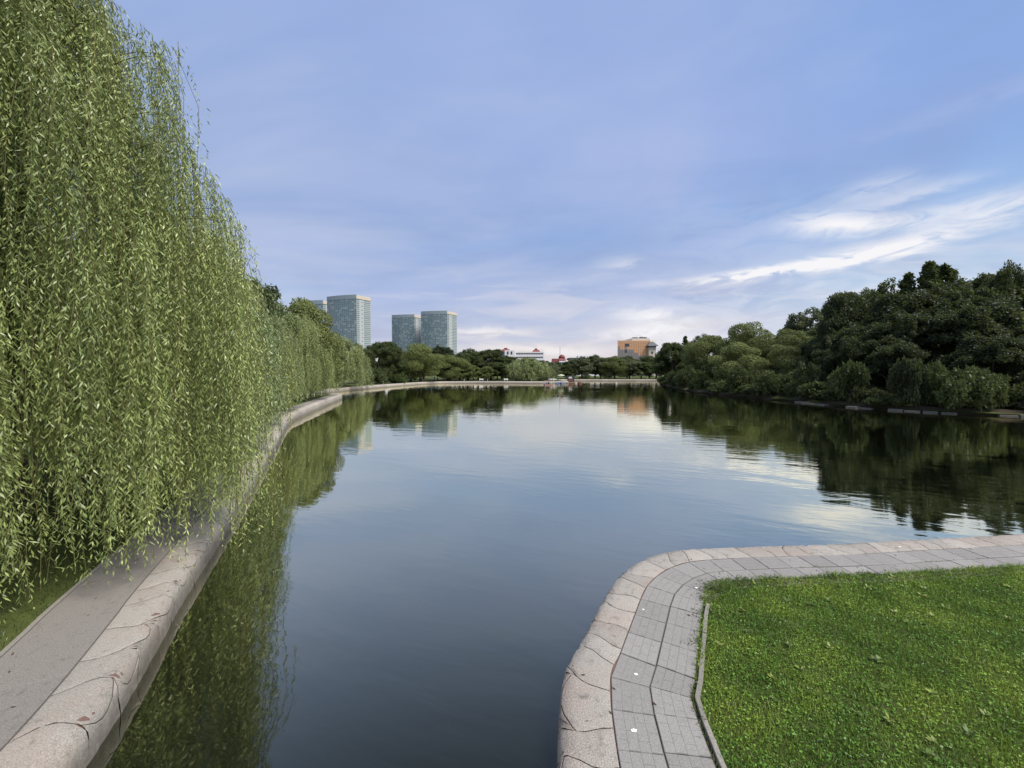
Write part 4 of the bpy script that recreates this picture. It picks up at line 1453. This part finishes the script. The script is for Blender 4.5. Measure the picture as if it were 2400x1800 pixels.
def person(x, y, z, rz, top, low, label, stride=.12, sit=False):
    bm = bmesh.new()
    sk = bm.verts.layers.skin.verify()
    J = {}

    def v(n, p, r):
        J[n] = bm.verts.new(p)
        J[n][sk].radius = (r, r)

    kz = .48 if not sit else .40
    v('pel', (0, 0, .95 if not sit else .45), .15)
    off = 0 if not sit else -.5
    v('waist', (0, 0, 1.12 + off), .13)
    v('chest', (0, -.01, 1.36 + off), .16)
    v('neck', (0, 0, 1.52 + off), .06)
    v('head', (0, -.02, 1.62 + off), .10)
    v('crown', (0, -.01, 1.72 + off), .08)
    for s_, n in ((-1, 'l'), (1, 'r')):
        v('sh' + n, (.19 * s_, 0, 1.42 + off), .065)
        v('el' + n, (.26 * s_, -.03, 1.15 + off), .048)
        v('wr' + n, (.25 * s_, -.12, .92 + off), .036)
        v('ha' + n, (.25 * s_, -.15, .83 + off), .040)
        f = stride * s_
        if not sit:
            v('hip' + n, (.10 * s_, 0, .90), .10)
            v('kn' + n, (.11 * s_, -f * .6 - .02, .50), .07)
            v('an' + n, (.11 * s_, -f, .09), .048)
            v('to' + n, (.12 * s_, -f - .16, .045), .04)
        else:
            v('hip' + n, (.10 * s_, -.05, .45), .10)
            v('kn' + n, (.12 * s_, -.45, .47), .07)
            v('an' + n, (.12 * s_, -.50, .09), .048)
            v('to' + n, (.12 * s_, -.64, .045), .04)
    E_ = [('pel', 'waist'), ('waist', 'chest'), ('chest', 'neck'), ('neck', 'head'), ('head', 'crown')]
    for n in 'lr':
        E_ += [('chest', 'sh' + n), ('sh' + n, 'el' + n), ('el' + n, 'wr' + n), ('wr' + n, 'ha' + n), ('pel', 'hip' + n), ('hip' + n, 'kn' + n), ('kn' + n, 'an' + n), ('an' + n, 'to' + n)]
    for a_, b_ in E_:
        bm.edges.new((J[a_], J[b_]))
    J['pel'][sk].use_root = True
    me = bpy.data.meshes.new('person')
    bm.to_mesh(me)
    bm.free()
    tmp = bpy.data.objects.new('tmp', me)
    col.objects.link(tmp)
    tmp.modifiers.new('s', 'SKIN')
    tmp.modifiers.new('d', 'SUBSURF').levels = 1
    dg = bpy.context.evaluated_depsgraph_get()
    res = bpy.data.meshes.new_from_object(tmp.evaluated_get(dg))
    bpy.data.objects.remove(tmp)
    res.name = 'person'
    res.materials.clear()
    for m_ in (SKIN, HAIR, top, low):
        res.materials.append(m_)
    for p in res.polygons:
        c_ = p.center
        zz = c_.z - off
        if zz > 1.53:
            p.material_index = 1 if (c_.y > -.02 or zz > 1.70) else 0
        elif abs(c_.x) > .215 and zz < 1.12 and (not sit or c_.z > .5 or True) and zz > .7:
            p.material_index = 0
        elif (zz > .96 if not sit else c_.z > .52):
            p.material_index = 2
        else:
            p.material_index = 3
        p.use_smooth = True
    o = link('person', res)
    o.location = (x, y, z)
    o.rotation_euler = (0, 0, rz)
    tag(o, label, 'person', 'people in the far park')
    return o


gzf = .765
person(-44.2, 150, gzf, .4, CL['white'], CL['beige'], 'person in white top standing under the far dark trees')
person(-43.2, 150.4, gzf, 2.0, CL['beige'], CL['white'], 'person in beige top and pale trousers beside the one in white')
person(-41.0, 153, gzf, 1.0, CL['white'], CL['blue'], 'person in white top and dark blue trousers walking by the far trees')
person(-29.3, 147.5, gzf, 0, CL['black'], CL['blue'], 'person in black top standing by the far benches')
person(-28.2, 147.8, gzf, .7, CL['white'], CL['black'], 'person in white top and black trousers by the far benches')
person(56.0, 182.5, gzf, .2, CL['white'], CL['beige'], 'person in white walking on the lawn beyond the landing')
person(63.3, 182.0, gzf, 1.2, CL['white'], CL['white'], 'person all in white standing before the far trees beyond the landing')
person(-10.2, 150.0, gzf, 1.2, CL['red'], CL['beige'], 'person in red top on the grass between two white benches')

# pedal boat
bt = empty('pedal_boat', (11.6, 124.3, 0), .25)
tag(bt, 'pink and red pedal boat with a canopy out on the pond', 'boat')
for sy in (-.55, .25):
    MB().prism([(-1.4, sy), (1.1, sy), (1.5, sy + .15), (1.1, sy + .3), (-1.4, sy + .3)], -.12, .32).build('hull', M['pink'], bt)
MB().box(-1.2, 1.0, -.25, .25, .15, .3).build('deck', M['red'], bt)
for sx_ in (-.7, .15):
    MB().box(sx_, sx_ + .45, -.5, .5, .33, .45).build('seat', M['dark_metal'], bt)
    MB().box(sx_ - .08, sx_ - .002, -.5, .5, .33, .95).build('backrest', M['dark_metal'], bt)
for sx_, sy in ((-1.1, -.5), (-1.1, .5), (.8, -.5), (.8, .5)):
    MB().tube([(sx_, sy, .3), (sx_, sy, 1.5)], .025, 6).build('canopy_post', M['white_paint'], bt)
MB().prism([(-1.25, -.65), (.95, -.65), (.95, .65), (-1.25, .65)], 1.5, 1.62, [(-1.1, -.4), (.8, -.4), (.8, .4), (-1.1, .4)]).build('canopy', M['red'], bt)
p1 = person(11.75, 124.2, .02, .25 + 1.57, CL['blue'], CL['black'], 'person in blue seated in the pedal boat', sit=True)

# landing stage with moored boats and kiosk
ld = empty('landing_stage', (19.0, 141.5, 0), 0)
tag(ld, 'grey boat landing stage at the end of the far embankment', 'jetty')
for i in range(9):
    MB().box(-1.5 + i * .62, -1.5 + i * .62 + .58, -1.2, 1.0, .38, .46).build('deck_plank', M['wood'], ld)
for sx_, sy in ((-1.3, -1), (1, -1), (3.8, -1), (-1.3, .8), (1, .8), (3.8, .8)):
    MB().tube([(sx_, sy, -.8), (sx_, sy, .379)], .09, 8).build('pile', M['wood'], ld)
for i, (x, y, mt, c_) in enumerate(((16.2, 139.0, 'blue', 'blue'), (17.9, 138.6, 'blue', 'blue'), (24.6, 141.8, 'red', 'red'))):
    b = empty('rowing_boat', (x, y, 0), .1 * i)
    tag(b, c_ + ' rowing boat moored at the landing stage', 'boat', c_ + ' boats at the landing')
    MB().prism([(-.5, -1.3), (.5, -1.3), (.55, .4), (0, 1.5), (-.55, .4)], -.15, .5, [(-.6, -1.4), (.6, -1.4), (.65, .5), (0, 1.7), (-.65, .5)]).build('hull', M[mt], b)
    MB().box(-.5, .5, -.5, -.2, .501, .56).build('seat', M['wood'], b)
    MB().box(-.5, .5, .2, .45, .501, .56).build('seat', M['wood'], b)
kk = empty('kiosk', (22.2, 146.8, .5))
tag(kk, 'small dark kiosk with a white sign board by the landing stage', 'kiosk')
kb = MB().box(-1.2, 1.2, -1, 1, 0, 2.1).build('wall', M['dark_metal'], kk)
MB().box(-1.5, 1.5, -1.3, 1.3, 2.102, 2.25).build('roof', M['dark_metal'], kk)
MB().box(-1.0, .3, -1.06, -1.003, 1.3, 2.0).build('sign_board', M['white_paint'], kk)
MB().box(-1.0, .6, -1.05, -1.003, .3, 1.0).build('counter_panel', M['red'], kk)
MB().box(-1.3, 1.3, -1.1, 1.1, -1.2, 0).build('base', M['coping_core'], kk)
pr = empty('parasol', (18.6, 147.2, .77))
tag(pr, 'pale green parasol open beside the dark kiosk', 'parasol')
MB().tube([(0, 0, 0), (0, 0, 2.5)], .03, 6).build('pole', M['white_paint'], pr)
MB().lathe([(1.5, 2.05), (.8, 2.4), (.03, 2.65)], 8).build('canopy', simple('canopy_cloth', (.36, .38, .26), .8, .2, .1), pr)

# ducks
dk = simple('duck_brown', (.06, .045, .03), .8, .2, .4, 20)


def duck(x, y, rz, label):
    t = empty('duck', (x, y, 0), rz)
    tag(t, label, 'duck', 'ducks on the water')
    mb = MB()
    mb.tube([(-.22, 0, .12), (-.17, 0, .09), (-.06, 0, .06), (.06, 0, .06), (.13, 0, .10), (.16, 0, .17), (.175, 0, .22), (.21, 0, .235), (.25, 0, .225)],
            [.01, .05, .105, .10, .065, .036, .042, .038, .012], 10)
    mb.build('body', dk, t, True)
    MB().tube([(.245, 0, .222), (.30, 0, .212)], [.016, .008], 6).build('beak', simple('beak', (.45, .3, .06), .6, .3, .1), t)


duck(7.7, 70.7, .3, 'brown duck swimming on the open pond, one of three in a line')
duck(8.25, 70.0, 2.8, 'brown duck swimming on the open pond, one of three in a line')
duck(8.8, 68.3, .1, 'brown duck swimming on the open pond, one of three in a line')

# ------------------------------------------------------------------ buildings
def tower(name, A, B, C_, H, label, floors, lean=0.0):
    """A..B glazed bowed front, B..C white banded side"""
    t = empty(name, (0, 0, 0))
    tag(t, label, 'tower')
    A, B, C_ = Vector(A), Vector(B), Vector(C_)
    D = A + (C_ - B)
    n = Vector(((B - A).y, -(B - A).x)).normalized()        # towards the viewer
    if n.y > 0:
        n = -n
    ncol = 15
    bow = 0.04 * (B - A).length
    fp = [A + (B - A) * (i / ncol) + n * bow * (1 - (2 * i / ncol - 1) ** 2) for i in range(ncol + 1)]
    top0 = H - 0.055 * H
    dh = top0 / floors
    # solid core
    MB().prism([tuple(p - n * .5) for p in fp] + [tuple(C_), tuple(D)], 0, H - .5).build('wall', simple('tower_wall', (0.42, 0.44, 0.45), .7, .3, .05, .05), t)
    # glazing: one pane per bay and floor
    panes = []
    for j in range(floors):
        z0, z1 = j * dh + dh * .22, (j + 1) * dh - .02
        for i in range(ncol):
            a, b = fp[i], fp[i + 1]
            e = (b - a) * .06
            q = [a + e, b - e]
            panes.append([(q[0].x, q[0].y, z0), (q[1].x, q[1].y, z0), (q[1].x, q[1].y, z1), (q[0].x, q[0].y, z1)])
    g = tag(link('window_pane', quads_mesh('window_pane', np.array(panes), None, M['tower_glass']), None, t), kind='stuff')
    # spandrels and mullions standing proud
    mb = MB()
    for j in range(floors + 1):
        z0 = j * dh
        q = [p + n * .25 for p in fp]
        b0 = len(mb.v)
        for p in q:
            mb.v += [(p.x, p.y, z0 - .05), (p.x, p.y, z0 + dh * .2)]
        for i in range(ncol):
            mb.f.append((b0 + 2 * i, b0 + 2 * i + 2, b0 + 2 * i + 3, b0 + 2 * i + 1))
    tag(mb.build('spandrel', M['tower_frame'], t), kind='stuff')
    mb = MB()
    for i in range(ncol + 1):
        p = fp[i] + n * .2
        mb.box(p.x - .18, p.x + .18, p.y - .3, p.y + .1, 0, top0)
    tag(mb.build('mullion', M['tower_frame'], t), kind='stuff')
    # dark parapet over the front
    MB().prism([tuple(p + n * .5) for p in fp] + [tuple(fp[-1] - n * 2), tuple(fp[0] - n * 2)], top0 + .2, H).build('parapet', M['tower_frame'], t)
    # side: white wall, glazed bands in two bays, beige crown
    sdir = (C_ - B)
    sn = Vector((sdir.y, -sdir.x)).normalized()
    if sn.x < 0:
        sn = -sn
    bands = []
    for j in range(floors):
        z0, z1 = j * dh + dh * .5, (j + 1) * dh
        for u0, u1 in ((.03, .20), (.34, .42), (.50, .97)):
            a, b = B + sdir * u0 + sn * .15, B + sdir * u1 + sn * .15
            if u0 == .34 and j % 2:
                continue
            bands.append([(a.x, a.y, z0), (b.x, b.y, z0), (b.x, b.y, z1), (a.x, a.y, z1)])
    tag(link('side_window_band', quads_mesh('side_window_band', np.array(bands), None, M['side_glass']), None, t), kind='stuff')
    MB().prism([tuple(B + sn * .6 + sdir * .02), tuple(C_ + sn * .6), tuple(C_ - n * .1), tuple(B - n * .1)], top0 + .6, H - 1.5).build('crown_band', M['beige_wall'], t)
    return t


tower('glass_tower', (-341, 722), (-278.2, 700), (-262, 726), 141.5, 'tallest-looking glass tower with white banded side, right above the willows', 38)
tower('glass_tower', (-432, 780), (-366.8, 760), (-352, 784), 142.5, 'glass tower mostly hidden behind the willows beside a taller-looking one', 38)
tower('glass_tower', (-274, 892), (-219.8, 880), (-206, 900), 132.5, 'shorter-looking glass tower touching the side of its twin', 38)
tower('glass_tower', (-200.5, 862), (-140.9, 850), (-123.8, 880), 136.0, 'glass tower with white banded side above the far tree belt', 38)

# office block with a sunset reflection painted into its glazing and pagoda-roofed turrets
of = empty('office_block', (0, 0, 0))
tag(of, 'office block with golden sunset reflection painted on its glass and small dark pagoda roofs', 'building')
x0, x1, yb = 81.3, 106.5, 300.0
MB().prism([(x0, yb + .3), (x1 - .3, yb + .3), (x1 - .3, yb + 26), (x0 + 8, yb + 26)], 0, 28.2).build('wall', M['beige_wall'], of)
MB().box(x0 + 11.5, x1 - .4, yb + 2, yb + 24, 28.2, 30.0).build('roof_block', M['beige_wall'], of)
for rx, rw, rh in ((x0 + 14, 3.4, 1.1), (x0 + 19.5, 2.2, 1.4), (x0 + 22.6, 1.8, 1.2)):
    MB().box(rx, rx + rw, yb + 6, yb + 10, 30.0, 30.0 + rh).build('roof_unit', M['grey_roof'], of)
nx, nz = 14, 12
for i in range(nx):
    for j in range(nz):
        if i >= 11 and False:
            continue
        wx, hz_ = (x1 - .3 - x0) / nx, 28.0 / nz
        tot = 28.0
        px0, px1 = x0 + i * wx + .06, x0 + (i + 1) * wx - .06
        z0, z1 = j * hz_ + .06, (j + 1) * hz_ - .06
        lim = 8.6 - (1.0 if i > 5 else 0) - (1.4 if i > 8 else 0) + (0.6 if i % 3 == 0 else 0)  # edge of the painted reflection: sunset above, grey building below
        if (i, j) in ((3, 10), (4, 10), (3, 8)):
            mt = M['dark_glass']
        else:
            mt = M['gold_reflection_glass'] if j >= lim else M['grey_reflection_glass']
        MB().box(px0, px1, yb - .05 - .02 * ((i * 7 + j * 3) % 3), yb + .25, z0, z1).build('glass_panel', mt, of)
# pale rear wing
MB().prism([(x1 - .2, yb + 1), (x1 + 7.7, yb + 9), (x1 + 7.7, yb + 26), (x1 - .2, yb + 26)], 0, 28.9).build('rear_wing', simple('pale_wing', (.60, .58, .52), .8, .2, .05), of)


def turret(x, y, w, h, rh, roof_over, mat):
    MB().box(x - w / 2, x + w / 2, y, y + w, 0, h).build('turret', mat, of)
    MB().box(x - w / 2 - .1, x + w / 2 + .1, y - .1, y + w + .1, h + .002, h + 1.1).build('turret_gallery', M['dark_glass'], of)
    o = roof_over
    rf = MB().prism([(x - w / 2 - o, y - o), (x + w / 2 + o, y - o), (x + w / 2 + o, y + w + o), (x - w / 2 - o, y + w + o)], h + 1.102, h + 1.102 + rh,
                    [(x - w * .18, y + w * .3), (x + w * .18, y + w * .3), (x + w * .18, y + w * .7), (x - w * .18, y + w * .7)]).build('turret_roof', M['grey_roof'], of)


turret(x1 + .4, yb - 3.2, 5.4, 22.6, 3.4, 1.5, M['beige_wall'])
for j in range(5):
    MB().box(x1 - .5, x1 + .8, yb - 3.32, yb - 3.203, 5.0 + j * 3.2, 6.6 + j * 3.2).build('window', M['dark_glass'], of)
turret(x1 + 6.8, yb - 4, 5.0, 8.6, 2.6, 1.4, M['beige_wall'])
MB().box(x1 + 3.3, x1 + 14, yb - 1, yb + 4, 0, 12.6).build('low_wing', M['beige_wall'], of)
turret(x1 + 9.8, yb + 1, 1.6, 20.5, 1.6, .5, M['beige_wall'])
for j in range(4):
    MB().box(x1 + 3.8 + j * 2.2, x1 + 4.9 + j * 2.2, yb - 1.12, yb - 1.003, 8.4, 10.4).build('window', M['dark_glass'], of)

# white block with red roofs
wb = empty('white_block', (0, 0, 0))
tag(wb, 'long white building with small red roofs above the far trees', 'building')
MB().box(-5.6, 24.5, 300, 316, 0, 19.4).build('wall', M['white_wall'], wb)
MB().box(-5.6, 2.2, 299, 300 - .003, 0, 20.6).build('stair_tower', M['white_wall'], wb)
for z in (17.6, 14.8, 12.0, 9.2):
    for i in range(11):
        MB().box(3.2 + i * 1.9, 4.9 + i * 1.9, 299.9, 299.997, z, z + .85).build('window', M['dark_glass'], wb)
for i in range(2):
    MB().box(-3.9 + i * 2.9, -2.6 + i * 2.9, 298.9, 298.997, 17.4, 19.6).build('window', M['dark_glass'], wb)
for rx, w_, z in ((-9.2, 8.6, 19.8), (15.6, 6.4, 19.4)):
    rf = MB().prism([(rx, 302), (rx + w_, 302), (rx + w_, 309), (rx, 309)], z, z + 1.9, [(rx + w_ * .2, 304), (rx + w_ * .8, 304), (rx + w_ * .8, 307), (rx + w_ * .2, 307)]).build('roof', M['red_roof'], wb)
    MB().box(rx + w_ * .35, rx + w_ * .65, 305, 306, z + 1.9, z + 2.9).build('roof_lantern', M['red_roof'], rf)
MB().box(-9.0, -5.6, 303, 312, 0, 19.79).build('end_wing', simple('blue_wall', (.22, .30, .46), .7, .3, .06), wb)

# red mansard house with a mast
rh_ = empty('red_roofed_house', (0, 0, 0))
tag(rh_, 'house with a red domed mansard roof and a thin mast', 'house')
MB().box(31.5, 41.5, 300, 309, 0, 11.6).build('wall', M['white_wall'], rh_)
MB().prism([(31.0, 299.4), (36.4, 299.4), (36.4, 309.5), (31.0, 309.5)], 9.0, 14.2, [(31.4, 300.5), (36.2, 300.5), (36.2, 308), (31.4, 308)]).build('roof', M['red_roof'], rh_)
MB().prism([(36.0, 299.0), (41.6, 299.0), (41.6, 309.6), (36.0, 309.6)], 12.6, 14.4, [(36.6, 300.2), (41, 300.2), (41, 308), (36.6, 308)]).build('roof', M['red_roof'], rh_)
MB().lathe([(2.6, 14.45), (2.4, 15.7), (1.7, 16.8), (.6, 17.3), (.05, 17.5)], 12, (38.7, 303, 0)).build('dome', M['red_roof'], rh_, True)
MB().tube([(37.4, 304, 14), (37.4, 304, 24)], .12, 5).build('mast', M['dark_metal'], rh_)
for i in range(3):
    MB().box(37.0 + i * 1.5, 38.0 + i * 1.5, 299.9, 299.997, 9.4, 11.0).build('window', M['dark_glass'], rh_)
lw = empty('low_block', (0, 0, 0))
tag(lw, 'long low building whose dark flat roof shows over the far trees', 'building')
MB().box(46, 80, 305, 320, 0, 13.6).build('wall', M['white_wall'], lw)
MB().box(45, 81, 304, 321, 13.602, 15.0).build('roof', simple('green_roof', (.09, .11, .09), .8, .2, .2, .4), lw)
for rx, w_ in ((52, 4), (58, 8.5)):
    MB().box(rx, rx + w_, 308, 314, 15.002, 16.6).build('roof_unit', M['white_wall'], lw)
for i in range(14):
    MB().box(47.2 + i * 2.3, 48.6 + i * 2.3, 304.9, 304.997, 10.4, 12.2).build('window', M['dark_glass'], lw)
